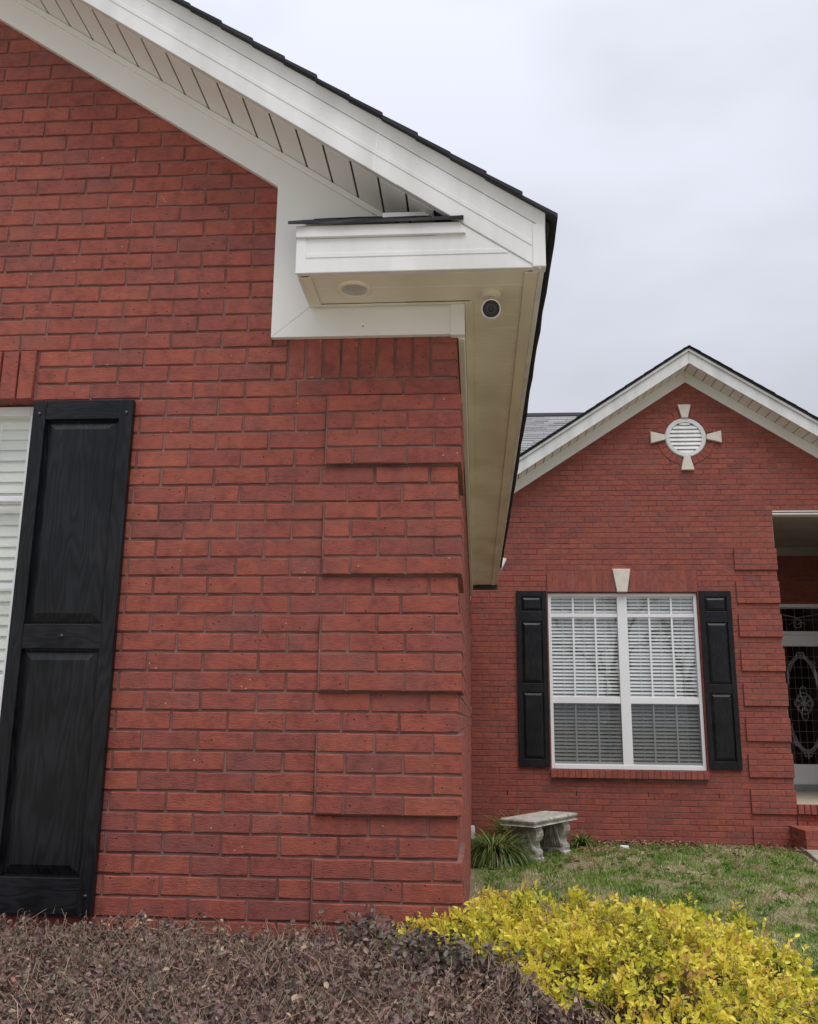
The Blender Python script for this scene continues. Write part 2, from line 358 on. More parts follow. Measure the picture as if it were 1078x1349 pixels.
def brick_mesh(kind, i):
    if (kind, i) not in BMESH:
        V, F = TEMPL[kind][i]; me = bpy.data.meshes.new('brick'); me.from_pydata(V, [], F)
        b = bmesh.new(); b.from_mesh(me); bmesh.ops.recalc_face_normals(b, faces=b.faces)
        b.faces.ensure_lookup_table()
        if b.faces[0].normal.y > 0: bmesh.ops.reverse_faces(b, faces=b.faces)
        b.to_mesh(me); b.free(); me.materials.append(BRICK); BMESH[(kind, i)] = me
    return BMESH[(kind, i)]
def cuts(xl, xr, joints):
    js = sorted([xl]+[j for j in joints if xl+.03 < j < xr-.03]+[xr]); return list(zip(js[:-1], js[1:]))
def joints_for(k, x0, x1, corner=0.):
    o = 0 if k % 2 == 0 else L_/2
    n0 = math.floor((corner-o-x1)/L_)-1; n1 = math.ceil((corner-o-x0)/L_)+1
    return [corner-o-L_*n for n in range(n0, n1)]
def subtract(ivs, a, b):
    res = []
    for x0, x1 in ivs:
        if b <= x0 or a >= x1: res.append((x0, x1)); continue
        if a-x0 > .03: res.append((x0, a))
        if x1-b > .03: res.append((b, x1))
    return res

def near_bricks():
    """(x centre, z centre, width, height, y of face, kind) of every brick in the near gable wall"""
    out = []
    for k in range(-34, 48):
        zb = Z1+k*H_; zm = zb+H_/2
        if zb < -G-.1: continue
        xr = min(0., (1.66-zb)/.683) if zb < 1.44 else min(-.66, (1.66-zb)/.683)
        xl = max(-5.09, -5.09-(1.66-zb)/.683) if zb > 1.66 else -5.09
        xl2 = -5.09-((1.66-zb)/.683) if zb > 1.66 else -5.09
        xl = max(-5.09, -5.09+max(0, (zb-1.66)/.683))
        if xr-xl < .2: continue
        proud = (k % 6) in (0, 1, 2, 3)
        ivs = [(xl, xr)]
        if -.575 < zm < 1.175+3*H_: ivs = subtract(ivs, -3.445 if zm < Z1+4*H_ else -3.47, -1.645)
        if k in (5, 6, 7): ivs = subtract(ivs, -.6515, -.1)
        if proud and zb < 1.17:
            for a, b in cuts(-.508+Q, Q, [x+Q for x in joints_for(k, -.6, .1)]): out.append(((a+b)/2, zm, b-a-JT if b < Q-.001 else b-a-JT/2, BH, -Q, 'q'))
            ivs = subtract(ivs, -.508+Q, 1)
        for x0, x1 in ivs:
            for a, b in cuts(x0, x1, joints_for(k, x0, x1)):
                w = b-a-JT; xc = (a+b)/2
                if abs(b) < 1e-6: w = b-a-JT/2; xc = (a+b-JT/2)/2+JT/2
                out.append((xc, zm, w, BH, 0, 'n'))
    for i in range(8):                                # soldiers under the frieze
        out.append((-.1-H_*(i+.5), Z1+6.5*H_, BH, 3*H_-JT, .001, 's'))
    n = 26; wd = (3.47-1.645)/n
    for i in range(n): out.append((-1.645-wd*(i+.5), Z1+5.5*H_, wd-JT, 3*H_-JT, -.018, 's'))
    return out

def wall_solid(mb, x0, x1, z0, ztopf, y0, y1, holes=()):
    """upright wall in x-z with rectangular holes, under a roofline function"""
    xs = sorted(set([x0, x1]+[h for q in holes for h in q[:2]]+[x for x in ztopf[1] if x0 < x < x1]))
    f = ztopf[0]
    for a, b in zip(xs[:-1], xs[1:]):
        if b-a < 1e-6: continue
        hs = sorted([(q[2], q[3]) for q in holes if q[0] <= a+1e-6 and q[1] >= b-1e-6]); z = z0
        for h0, h1 in hs:
            if h0 > z: mb.prism([(a, z), (b, z), (b, h0), (a, h0)], y0, y1)
            z = h1
        mb.prism([(a, z), (b, z), (b, f(b)), (a, f(a))], y0, y1)

def add_templ(mb, kind, xc, zc, w, h, yface, r, axis='x', xface=0):
    V, F = random.choice(TEMPL[kind]); tw = TW[kind]; th = BH if kind != 'soldier' else 3*H_-JT
    vs = []
    for x, y, z in V:
        lx = x*w/tw; lz = z*h/th
        if axis == 'x': vs.append((xc+lx, yface+y, zc+lz))
        else: vs.append((xface-y, xc+lx, zc+lz))
    mb.add(vs, F, r)

def near_wall():
    mb = MB()
    roof = lambda x: min(1.70-.683*x, 1.70+.683*(x+5.09))
    wall_solid(mb, -5.085, -.005, -G-.3, (roof, [-2.545]),  .0064, .12, [(-3.455, -1.635, -.58, 1.18)])
    w = mb.build('gable_wall', MORTAR, HOUSE, label='near gable wall of red brick with raised corner blocks')
    for k in range(-5, 1):
        z0, z1 = Z1+6*k*H_, Z1+(6*k+4)*H_
        if z1 > -G: MB().box(-.492, Q-.005, -Q+.0058, .0053, max(z0, -G-.1)+.004, z1-.004).build('mortar_bed', MORTAR, w)
    bs = near_bricks(); vis = []
    for i, (xc, zc, wd, h, y, t) in enumerate(bs):
        px, py = project(xc, y, zc)
        hid = (-1.62 < xc < -1.25 and -.66 < zc < 1.15) or zc > 1.62-.683*xc or zc < -.71 or not (-30 < px < 1110 and -12 < py < 1270)
        if not hid: vis.append((-(wd*h), i))
    vis.sort(); pick = set(i for _, i in vis[:300])
    rest = MB()
    for i, (xc, zc, wd, h, y, t) in enumerate(bs):
        kind = 'soldier' if t == 's' else ('full' if wd > .15 else 'half')
        dy = random.uniform(-.0008, .0016)
        if i in pick:
            o = bpy.data.objects.new('brick', brick_mesh(kind, random.randrange(len(TEMPL[kind])))); COL.objects.link(o)
            o.parent = w; o.location = (xc, y+dy, zc+G+random.uniform(-.0008, .0008)); o.scale = (wd/TW[kind], 1, h/(BH if t != 's' else 3*H_-JT))
            o.rotation_euler = (random.uniform(-.004, .004), random.uniform(-.0035, .0035), random.uniform(-.002, .002))
        else: add_templ(rest, kind, xc, zc, wd, h, y+dy, random.random())
    rest.build('brickwork', BRICK, w, kind='stuff')
    print('near bricks', len(bs), 'visible', len(vis))
near_wall()

def side_wall():
    mb = MB(); mb.box(-.12, -.0035, .1205, D-.01, -G-.3, 1.55)
    w = mb.build('side_wall', MORTAR, HOUSE, label='side wall of red brick running back under the eave')
    for k in range(-5, 1):
        z0, z1 = Z1+6*k*H_, Z1+(6*k+4)*H_
        if z1 > -G: MB().box(-.004, Q-.005, .0045, .49, max(z0, -G-.1)+.004, z1-.004).build('mortar_bed', MORTAR, w)
    rest = MB()
    for k in range(-34, 9):
        zb = Z1+k*H_; zm = zb+H_/2
        if zb < -G-.1 or zb > 1.45: continue
        proud = (k % 6) in (0, 1, 2, 3) and zb < 1.17
        o = L_/2 if k % 2 == 0 else L_
        js = [.0+o+L_*n for n in range(-1, 45)]
        if proud:
            for a, b in cuts(.078, .495, js): add_templ(rest, 'full' if b-a > .15 else 'half', (a+b)/2, zm, b-a-JT, BH, 0, random.random(), 'y', Q)
            rng_ = (.495, D)
        else: rng_ = (.092, D)
        for a, b in cuts(rng_[0], rng_[1], js): add_templ(rest, 'full' if b-a > .15 else 'half', (a+b)/2, zm, b-a-JT, BH, 0, random.random(), 'y', random.uniform(-.001, .001))
    rest.build('brickwork', BRICK, w, kind='stuff')
side_wall()

# ---- far wing
AX, FSL = 2.81, .66                                  # apex x and slope of the far gable
F_FRZ, F_FAS = 4.325, 4.475                          # apex heights: underside of frieze, underside of fascia
def far_wall():
    y = D; mb = MB()
    roof = lambda x: F_FRZ+.1-FSL*abs(x-AX)
    wall_solid(mb, .0, 7.3, -G-.3, (roof, [AX]), y+.0048, y+.14, [(.96, 2.805, -.58, 1.556), (3.792, 5.25, -G-.3, 2.57)])  # porch opening's unseen right side is drawn in to darken the porch
    w = mb.build('gable_wall', MORTAR, HOUSE, label='far gable wall of red brick with paired window')
    rest = MB(); ZF = 1.8382; cx = 3.787
    for k in range(-8, 1):
        z0, z1 = ZF+6*k*H_, ZF+(6*k+4)*H_
        MB().box(cx-2.5*L_+.005, cx+Q-.006, y-Q+.0012, y+.0043, max(z0, -G-.1)+.004, z1-.004).build('mortar_bed', MORTAR, w)
    MB().box(.96, 2.808, y-.0122, y+.0043, 1.566, 1.835).build('mortar_bed', MORTAR, w)
    VC = (2.778, 3.572)
    for j in range(-50, 40):
        zb = ZF+j*H_; zm = zb+H_/2
        if zb < -G-.12: continue
        xr = min(7.3, AX+(F_FRZ+.07-zb)/FSL); xl = max(.0, AX-(F_FRZ+.07-zb)/FSL)
        if xr-xl < .1: continue
        ivs = [(xl, xr)]
        if zm < 2.575: ivs = subtract(ivs, cx, 5.25)
        if -.58 < zm < 1.556: ivs = subtract(ivs, .967, 2.80)
        if 1.5626-.01 < zm < 1.8382: ivs = subtract(ivs, .955, 2.813)
        if -.69 < zm < -.57: ivs = subtract(ivs, .95, 2.815)
        dz = abs(zm-VC[1])
        if dz < .36: hw = math.sqrt(.36**2-dz**2); ivs = subtract(ivs, VC[0]-hw, VC[0]+hw)
        proud = (j % 6) in (0, 1, 2, 3) and zb < 1.84+4*H_
        if proud:
            for a, b in cuts(cx-2.5*L_, cx+Q, joints_for(j, 3.2, 3.9, cx)): add_templ(rest, 'full' if b-a > .15 else 'half', (a+b)/2, zm, b-a-JT, BH, y-Q-.004, random.random())
            ivs = subtract(ivs, cx-2.5*L_, cx+.02)
        for x0, x1 in ivs:
            for a, b in cuts(x0, x1, joints_for(j, x0, x1, cx)):
                add_templ(rest, 'full' if b-a > .15 else 'half', (a+b)/2, zm, b-a-JT, BH, y+random.uniform(-.001, .001), random.random())
    # flat-arch soldiers, sill rowlocks and the ring round the vent
    n = 27; wd = (2.813-.955)/n
    for i in range(n):
        xc = .955+wd*(i+.5)
        if abs(xc-1.884) < .1: continue
        add_templ(rest, 'soldier', xc, 1.7004, wd-.008, .268, y-.014, random.random())
    n = 26; wd = (2.815-.95)/n
    for i in range(n): rest.box(.95+wd*i+.004, .95+wd*(i+1)-.004, y-.055, y+.06, -.672, -.582+random.uniform(-.002, .001), random.random())
    for i in range(28):
        a = 2*math.pi*(i+.5)/28; da = math.pi/28*.93
        if min(abs((a-q*math.pi/2+math.pi) % (2*math.pi)-math.pi) for q in range(4)) < .2: continue
        pts = [(VC[0]+rr*math.cos(t), VC[1]+rr*math.sin(t)) for rr, t in ((.27, a-da), (.365, a-da), (.365, a+da), (.27, a+da))]
        rest.prism(pts, y-.006+random.uniform(-.002, .002), y+.08, random.random())
    rest.build('brickwork', BRICK, w, kind='stuff')
    ms = MB(); ms.box(.952, 2.813, y-.045, y+.05, -.668, -.590); ms.build('sill_bed', MORTAR, w)
    for wx in (.43, 1.25, 2.10, 2.92):
        MB().box(wx-.006, wx+.006, y-.0005, y+.004, -.885, -.830).build('weep_hole', BLACKP, w)
    # keystone of the window and the four of the vent
    def stone(poly, y0, name='keystone', parent=HOUSE, lab=None): MB().prism(poly, y0, y+.05).build(name, CREAM, parent, bevel=.006, label=lab)
    stone([(1.822, 1.562), (1.946, 1.562), (1.995, 1.852), (1.773, 1.852)], y-.045, lab='cream keystone over the paired window')
    v = part_empty('gable_vent', HOUSE, 'round white louvred gable vent with four cream keystones')
    cx_, cz = VC
    for poly in ([(-.04, .262), (.04, .262), (.083, .44), (-.083, .44)], [(-.04, -.262), (.04, -.262), (.083, -.44), (-.083, -.44)],
                 [(.262, -.032), (.262, .032), (.447, .08), (.447, -.08)], [(-.262, -.032), (-.262, .032), (-.447, .08), (-.447, -.08)]):
        stone([(cx_+a, cz+b) for a, b in poly], y-.04, 'keystone', v)
    MB().lathe([(.262, 0), (.262, .05), (.25, .062), (.205, .062), (.205, 0)], (cx_, y+.045, cz), (0, -1, 0), 48).build('vent_ring', WHITE, v)
    MB().lathe([(.23, 0), (.23, .004)], (cx_, y+.058, cz), (0, -1, 0), 32).build('vent_backing', DARKROOM, v)
    for i in range(8):
        zc = cz-.185+i*.0545; hw = math.sqrt(max(.0, .208**2-(zc-cz)**2))
        if hw < .03: continue
        mbl = MB(); mbl.prism_x([(y-.014, zc-.024), (y-.008, zc-.028), (y+.012, zc+.026), (y+.006, zc+.030)], cx_-hw, cx_+hw); mbl.build('louvre', WHITE, v)
    MB().box(cx_-.006, cx_+.006, y-.006, y+.02, cz-.2, cz+.2).build('vent_rib', WHITE, v)
far_wall()

# ---- shutters
def shutter(x0, x1, z0, z1, yf, th, st, panels, lab, screws=True):
    s = part_empty('shutter', HOUSE, lab)
    yb = yf+th
    MB().box(x0+.002, x1-.002, yf+th*.7, yb, z0+.002, z1-.002).build('back_board', BLACK, s)
    for a, b in ((x0, x0+st), (x1-st, x1)): MB().box(a, b, yf, yf+th*.72, z0, z1).build('stile', BLACK, s, bevel=.003)
    edges = [z1]+[z for p in panels for z in p]+[z0]
    for i in range(0, len(edges), 2):
        MB().box(x0+st-.001, x1-st+.001, yf+.0018, yf+th*.72, edges[i+1], edges[i]).build('rail', BLACKH, s, bevel=.003)
    for zt, zb in panels:
        a, b = x0+st+.006, x1-st-.006; zt -= .006; zb += .006; bv = min(.034, (b-a)*.16)
        yo, yi = yf+th*.62, yf+.004
        mb = MB(); mb.add([(a, yo, zb), (b, yo, zb), (b, yo, zt), (a, yo, zt), (a+bv, yi, zb+bv), (b-bv, yi, zb+bv), (b-bv, yi, zt-bv), (a+bv, yi, zt-bv)],
                         [(4, 5, 6, 7), (0, 1, 5, 4), (1, 2, 6, 5), (2, 3, 7, 6), (3, 0, 4, 7)])
        mb.build('panel', BLACK, s, bevel=.0025)
    if screws:
        for xx in (x0+st*.5, x1-st*.5):
            for zz in (z1-.055, z0+.06): MB().lathe([(.0085, 0), (.008, .003), (.004, .0055)], (xx, yf, zz), (0, -1, 0), 12).build('screw', BLACKP, s, smooth=False)
        MB().lathe([(.0085, 0), (.008, .003), (.004, .0055)], ((x0+x1)/2, yf+.0018, (panels[0][1]+panels[1][0])/2), (0, -1, 0), 12).build('screw', BLACKP, s)
shutter(-1.628, -1.234, -.676, 1.163, -.034, .03, .052, [(1.087, .305), (.216, -.558)], 'large black raised-panel shutter beside the near window')
shutter(-3.856, -3.462, -.676, 1.163, -.034, .03, .052, [(1.087, .305), (.216, -.558)], 'black raised-panel shutter at the far side of the near window')
FP = [(1.503, 1.322), (1.19, .435), (.33, -.465)]
shutter(.571, .948, -.556, 1.577, D-.036, .03, .06, FP, 'black three-panel shutter left of the paired window', False)
shutter(2.822, 3.205, -.556, 1.577, D-.036, .03, .06, FP, 'black three-panel shutter right of the paired window', False)

# ---- windows
def slats(par, x0, x1, z0, z1, yc, pitch, depth, tilt, mat):
    z = z1
    c, s_ = math.cos(tilt)*depth/2, math.sin(tilt)*depth/2
    me = None
    while z > z0:
        mb = MB(); th = .0015
        mb.prism_x([(yc-c, z-s_-th), (yc-c*.3, z-s_*.3+th*.6), (yc+c*.3, z+s_*.3+th*1.2), (yc+c, z+s_-th), (yc+c, z+s_+th), (yc+c*.3, z+s_*.3+th*3), (yc-c*.3, z-s_*.3+th*2.6), (yc-c, z-s_+th)], x0, x1)
        if me is None:
            o = mb.build('slat', mat, par); me = o.data; z_0 = z
        else:
            o = bpy.data.objects.new('slat', me); COL.objects.link(o); o.parent = par; o.location.z = z-z_0
            o.rotation_euler.y = random.gauss(0, .0012); o.location.y = random.gauss(0, .0012)
        z -= pitch*random.uniform(.985, 1.015)
def room(par, x0, x1, z0, z1, y0, y1):  # box behind the glass; the unlit room's dark is put into its colour
    mb = MB(); mb.add([(x0, y0, z0), (x1, y0, z0), (x1, y0, z1), (x0, y0, z1), (x0, y1, z0), (x1, y1, z0), (x1, y1, z1), (x0, y1, z1)],
                      [(4, 5, 6, 7), (0, 4, 7, 3), (1, 5, 6, 2), (0, 1, 5, 4), (3, 2, 6, 7)])
    mb.build('dark_room_box', DARKROOM, par, fix=False)
def window(x0, x1, z0, z1, yf, lab, rail, transom, slatmat, tilt, pitch, bars=(), tb=.024, sd_=.05):
    w = part_empty('window', HOUSE, lab); xm = (x0+x1)/2; fr = .038
    MB().box(x0, x0+fr, yf, yf+.07, z0, z1).build('jamb', VINYL, w, bevel=.003)
    MB().box(x1-fr, x1, yf, yf+.07, z0, z1).build('jamb', VINYL, w, bevel=.003)
    MB().box(x0+fr, x1-fr, yf, yf+.07, z1-fr, z1).build('head', VINYL, w, bevel=.003)
    MB().box(x0+fr, x1-fr, yf-.006, yf+.07, z0, z0+.05).build('sill', VINYL, w, bevel=.003)
    MB().box(xm-.06, xm+.06, yf+.001, yf+.071, z0+.05, z1-fr).build('mullion', VINYL, w, bevel=.003)
    for a, b in ((x0+fr, xm-.06), (xm+.06, x1-fr)):
        MB().box(a, b, yf+.012, yf+.05, rail-.04, rail+.04).build('meeting_rail', VINYL, w, bevel=.003)
        MB().box(a, b, yf+.016, yf+.05, transom-tb, transom+tb).build('sash_bar', VINYL, w, bevel=.003)
        MB().box(a, b, yf+.02, yf+.05, z0+.05, z0+.085).build('sash_rail', VINYL, w, bevel=.003)
        for zb_ in bars: MB().box(a, b, yf+.0225, yf+.0335, zb_-.011, zb_+.011).build('glazing_bar', VINYL, w)
        for i in (1, 2):
            xx = a+(b-a)*i/3
            MB().box(xx-.011, xx+.011, yf+.022, yf+.034, rail+.04, transom-tb).build('glazing_bar', VINYL, w)
            MB().box(xx-.011, xx+.011, yf+.022, yf+.034, transom+tb, z1-fr).build('glazing_bar', VINYL, w)
            MB().box(xx-.009, xx+.009, yf+.030, yf+.040, z0+.085, rail-.04).build('glazing_bar', VINYL, w)
        MB().box(a, b, yf+.040, yf+.044, rail, z1-fr).build('pane', GLASS, w)
        MB().box(a, b, yf+.046, yf+.050, z0+.06, rail).build('pane', GLASS, w)
        ms = MB(); ms.add([(a, yf+.014, z0+.06), (b, yf+.014, z0+.06), (b, yf+.014, rail-.035), (a, yf+.014, rail-.035)], [(0, 1, 2, 3)]); ms.build('insect_screen', SCREEN, w)
        slats(w, a-.01, b+.01, z0+.06, z1-.045, yf+.080, pitch, sd_, tilt, slatmat)
        MB().box(a-.01, b+.01, yf+.056, yf+.11, z1-.05, z1-.005).build('blind_headrail', slatmat, w)
        for q in (.18, .5, .82):
            xx = a+(b-a)*q; MB().box(xx-.0025, xx+.0025, yf+.0565, yf+.058, z0+.06, z1-.05).build('ladder_cord', slatmat, w)
    room(w, x0, x1, z0, z1, yf+.15, yf+1.2)
window(-3.445, -1.645, -.575, 1.172, .055, 'near window with ivory blinds behind the large black shutter', .085, .80, IVORY, R(74), .0435, (.46,), .011)
window(.967, 2.800, -.575, 1.552, D+.03, 'paired white window with open blinds in the far gable', .240, 1.278, BLIND, R(55), .0435, (), .024, .031)

# ---- near gable trim: the roofline of both slopes, mirrored about the ridge
RX, SL = -2.545, .683
OV = -.30
def mir(poly, side): return poly if side > 0 else [(2*RX-x, z) for x, z in reversed(poly)]
fb = lambda x: 1.728-SL*x                           # underside of the rake fascia
def near_trim():
    for side in (1, -1):
        tag = None
        MB().prism(mir([(RX, fb(RX)), (.300, fb(.300)), (.300, fb(.300)+.166), (RX, fb(RX)+.166)], side), OV, OV+.03).build('rake_fascia', WHITE, HOUSE, bevel=.003)
        MB().prism(mir([(RX, fb(RX)+.070), (.271, fb(.271)+.070), (.271, fb(.271)+.092), (RX, fb(RX)+.092)], side), OV-.0022, OV+.01).build('fascia_rib', WHITE, HOUSE, bevel=.0020)
        # drip moulding above, leaning outwards
        x0, x1 = RX, .318
        z = lambda x: fb(x)+.167
        vs = []
        for x in (x0, x1): vs += [(x, OV-.002, z(x)), (x, OV-.012, z(x)+.045), (x, OV-.014, z(x)+.060), (x, OV+.03, z(x)+.060), (x, OV+.03, z(x))]
        if side < 0: vs = [(2*RX-x, y, zz) for x, y, zz in vs]
        MB().add(vs, [(0, 1, 2, 3, 4), (9, 8, 7, 6, 5)]+[(i, (i+1) % 5, 5+(i+1) % 5, 5+i) for i in range(5)]).build('drip_moulding', WHITE, HOUSE)
        # rake frieze against the brick
        fz = lambda x: 1.572-SL*x
        MB().prism(mir([(RX, fz(RX)), (-.717, fz(-.717)), (-.717, 1.41), (-.568, 1.5345), (-.2, 1.5345), (-.2, fb(-.2)), (RX, fb(RX))], side), -.022, .004).build('rake_frieze', FRIEZE, HOUSE, bevel=.002)
        MB().prism(mir([(RX, fb(RX)-.032), (-.295, fb(-.295)-.032), (-.25, fb(-.25)-.002), (RX, fb(RX)-.002)], side), -.036, -.0225).build('frieze_moulding', FRIEZE, HOUSE, bevel=.003)
        MB().prism(mir([(-.7155, 1.41), (-.022, 1.41), (-.022, 1.5335), (-.5672, 1.5335)], side), -.0225, .003).build('frieze_board', FRIEZE, HOUSE, bevel=.002)
        MB().prism(mir([(-.024, 1.404), (.030, 1.404), (.030, 1.5335), (-.024, 1.5335)], side), -.029, .006).build('frieze_corner', FRIEZE, HOUSE, bevel=.002)
        # rake soffit panels between frieze and fascia, each with a dark groove beside it
        so = part_empty('rake_soffit', HOUSE)
        MB().prism(mir([(RX, fb(RX)+.012), (-.05, fb(-.05)+.012), (-.05, fb(-.05)+.02), (RX, fb(RX)+.02)], side), OV+.03, .0).build('groove_backing', GROOVE, so)
        x = -.075; dx = .127*math.cos(math.atan(SL))
        while x-dx > RX-.05:
            a, b = x-dx+.004, x-.004
            a = max(a, RX)
            MB().prism(mir([(a, fb(a)), (b, fb(b)), (b, fb(b)+.0118), (a, fb(a)+.0118)], side), OV+.0305, -.0235).build('soffit_panel', FRIEZE, so, bevel=.003)
            x -= dx
        # boxed return
        for q in range(7):
            xx = mir([(-2.3+q*.36, 0)], side)[0][0]; xr_ = -2.3+q*.36
            MB().lathe([(.0035, 0), (.0033, .0015)], (xx, OV, fb(xr_)+.135), (0, -1, 0), 8).build('nail', FRIEZE, HOUSE)
            if xr_ < -.5: MB().lathe([(.0035, 0), (.0033, .0015)], (xx+.1, -.022, fz(xr_+.1)+.03), (0, -1, 0), 8).build('nail', FRIEZE, HOUSE)
        for xx in (-.36,): MB().lathe([(.0035, 0), (.0033, .0015)], (mir([(xx, 0)], side)[0][0], -.0225, 1.448), (0, -1, 0), 8).build('nail', GREY, HOUSE)
        xs_ = -.55                                     # butt joint in the fascia cladding
        MB().prism(mir([(xs_, fb(xs_)-.001), (xs_+.34, fb(xs_+.34)-.001), (xs_+.34, fb(xs_+.34)+.001), (xs_, fb(xs_)+.001)], side), OV-.0006, OV+.02).build('fascia_hem', WHITE, HOUSE)
        MB().prism(mir([(-.300, fb(-.300)+.001), (-.297, fb(-.297)+.001), (-.282, fb(-.282)+.165), (-.285, fb(-.285)+.165)], side), OV-.0012, OV+.01).build('fascia_seam', FRIEZE, HOUSE)
        MB().prism(mir([(-.569, 1.532), (.288, 1.532), (.010, 1.720), (-.02, 1.720), (-.07, 1.667), (-.569, 1.667)], side), OV+.004, OV+.029).build('return_fascia', WHITE, HOUSE, bevel=.003)
        MB().prism(mir([(-.5355, 1.590), (.190, 1.590), (.165, 1.609), (-.5355, 1.609)], side), OV+.0018, OV+.01).build('fascia_rib', WHITE, HOUSE, bevel=.002)
        MB().prism(mir([(-.573, 1.668), (.038, 1.668), (.020, 1.712), (-.573, 1.712)], side), OV-.008, OV+.03).build('drip_moulding', WHITE, HOUSE, bevel=.002)
        MB().box(*sorted([mir([(-.5725, 0)], side)[0][0], mir([(-.536, 0)], side)[0][0]]), OV+.001, OV+.012, 1.530, 1.668).build('return_corner_cap', WHITE, HOUSE, bevel=.003)
        MB().box(*sorted([mir([(-.569, 0)], side)[0][0], mir([(-.555, 0)], side)[0][0]]), OV+.0305, -.023, 1.5335, 1.71).build('return_end_board', WHITE, HOUSE, bevel=.002)
        # little return roof
        rr = part_empty('return_roof', HOUSE)
        rz = lambda y: 1.716+.60*(y+.315)
        for i in range(3):
            y0 = -.322+i*.10; mbs = MB(); r0 = random.uniform(-.006, .006)
            xa, xb = -.60+i*.025+r0, .03-i*.09
            if side < 0: xa, xb = 2*RX-xb, 2*RX-xa
            nseg = 7; vs = []; fs = []
            for q in range(nseg+1):
                xx = xa+(xb-xa)*q/nseg; jz = random.uniform(0, .004) if i else random.uniform(-.002, .003)
                vs += [(xx, y0+random.uniform(-.006, .006), rz(y0)+i*.003+jz-.001), (xx, y0+random.uniform(-.004, .004), rz(y0)+.014+i*.003+jz), (xx, -.024, rz(-.024)+.006+i*.003), (xx, -.024, rz(-.024)-.002+i*.003)]
            for q in range(nseg):
                for e in range(4): fs.append((q*4+e, q*4+(e+1) % 4, (q+1)*4+(e+1) % 4, (q+1)*4+e))
            fs += [(0, 3, 2, 1), tuple(nseg*4+e for e in range(4))]
            mbs.add(vs, fs).build('shingle', SHING, rr)
        a, b = sorted([mir([(-.27, 0)], side)[0][0], mir([(-.075, 0)], side)[0][0]])
        MB().box(a, b, -.22, -.212, rz(-.216)+.002, rz(-.216)+.034).build('flashing', WHITE, rr, bevel=.001)
        # corner cap where rake meets eave
        a, b = sorted([mir([(.272, 0)], side)[0][0], mir([(.318, 0)], side)[0][0]])
        MB().box(a, b, OV-.004, OV+.045, 1.5315, fb(.295)+.172).build('fascia_corner_cap', WHITE, HOUSE, bevel=.004)
    # ridge fill, eaves
    EY = 7.36
    for side in (1, -1):
        fx = lambda a: a if side > 0 else 2*RX-a
        bx = lambda a, b: sorted([fx(a), fx(b)])
        MB().box(*bx(.292, .314), OV+.0455, EY, 1.5322, 1.70).build('eave_fascia', WHITE, HOUSE, bevel=.003)
        MB().box(*bx(.245, .2915), OV+.031, EY, 1.527, 1.5312).build('soffit_trim', SOFFIT, HOUSE, bevel=.0015)
        MB().box(*bx(.0305, .062), -.0470, EY, 1.527, 1.5312).build('soffit_trim', SOFFIT, HOUSE, bevel=.0015)
        MB().box(*bx(-.566, .0300), -.047, -.0295, 1.527, 1.5312).build('soffit_trim', SOFFIT, HOUSE, bevel=.0015)
        MB().box(*bx(-.568, -.520), OV+.031, -.0475, 1.527, 1.5312).build('soffit_trim', SOFFIT, HOUSE, bevel=.0015)
        MB().box(*bx(.004, .029), .0065, EY, 1.400, 1.5335).build('side_frieze', FRIEZE, HOUSE, bevel=.002)
        es = part_empty('eave_soffit', HOUSE)
        MB().box(*bx(-.56, .29), OV+.031, -.024, 1.548, 1.552).build('groove_backing', GROOVE, es)
        MB().box(*bx(.028, .29), -.0235, EY, 1.548, 1.552).build('groove_backing', GROOVE, es)
        # box-return soffit boards run along x
        for a, b in ((OV+.031, -.171), (-.168, -.0455)):
            MB().box(*bx(-.53, .26), a, b, 1.5335, 1.5475).build('soffit_panel', SOFFIT, es, bevel=.0025)
        y = -.0440
        y = -.0425
        while y < EY-.05:
            y1 = min(y+.1265, EY)
            MB().box(*bx(.05, .26), y, y1-.0036, 1.5335+random.uniform(-.0005, .0005), 1.5475).build('soffit_panel', SOFFIT, es, bevel=.0022)
            y += .1265
        MB().box(*bx(.0, .318), EY, EY+.02, 1.475, 1.72).build('eave_end_board', DECK, HOUSE)
    # roof slabs and shingle courses
    roof = part_empty('roof', HOUSE, 'dark shingle roof of the near gable')
    for side in (1, -1):
        rt = lambda x: 1.948-SL*x
        MB().prism(mir([(RX, rt(RX)-.006), (.335, rt(.335)-.006), (.335, rt(.335)-.028), (.30, rt(.30)-.03), (RX, rt(RX)-.03)], side), OV+.024, EY).build('roof_deck', DECK, roof)
        cs = math.cos(math.atan(SL)); x = .364; i = 0
        while x > RX:
            xe = max(x-.135*1.9, RX); t = .014+random.uniform(0, .005)
            a0 = rt(x)+.004; a1 = rt(xe)-.004
            n = 40; ys = np.linspace(OV-.030-random.uniform(0, .006), EY, n+1); vs = []; fs = []
            for q, yy in enumerate(ys):
                jx = random.uniform(-.004, .004)
                vs += [(x+jx, yy, a0), (x+jx, yy, a0+t), (xe, yy, a1+t*.4), (xe, yy, a1)]
            for q in range(n):
                for e in range(4): fs.append((q*4+e, q*4+(e+1) % 4, (q+1)*4+(e+1) % 4, (q+1)*4+e))
            fs += [(0, 3, 2, 1), tuple(n*4+e for e in range(4))]
            if side < 0: vs = [(2*RX-a, b, c) for a, b, c in vs]
            MB().add(vs, fs).build('shingle', SHING, roof)
            x -= .1255; i += 1
    MB().prism([(RX-.12, 1.955-SL*RX-.08), (RX, 1.962-SL*RX+.014), (RX+.12, 1.955-SL*RX-.08), (RX, 1.955-SL*RX+.002)], OV-.034, EY).build('ridge_cap', SHING, roof)
near_trim()

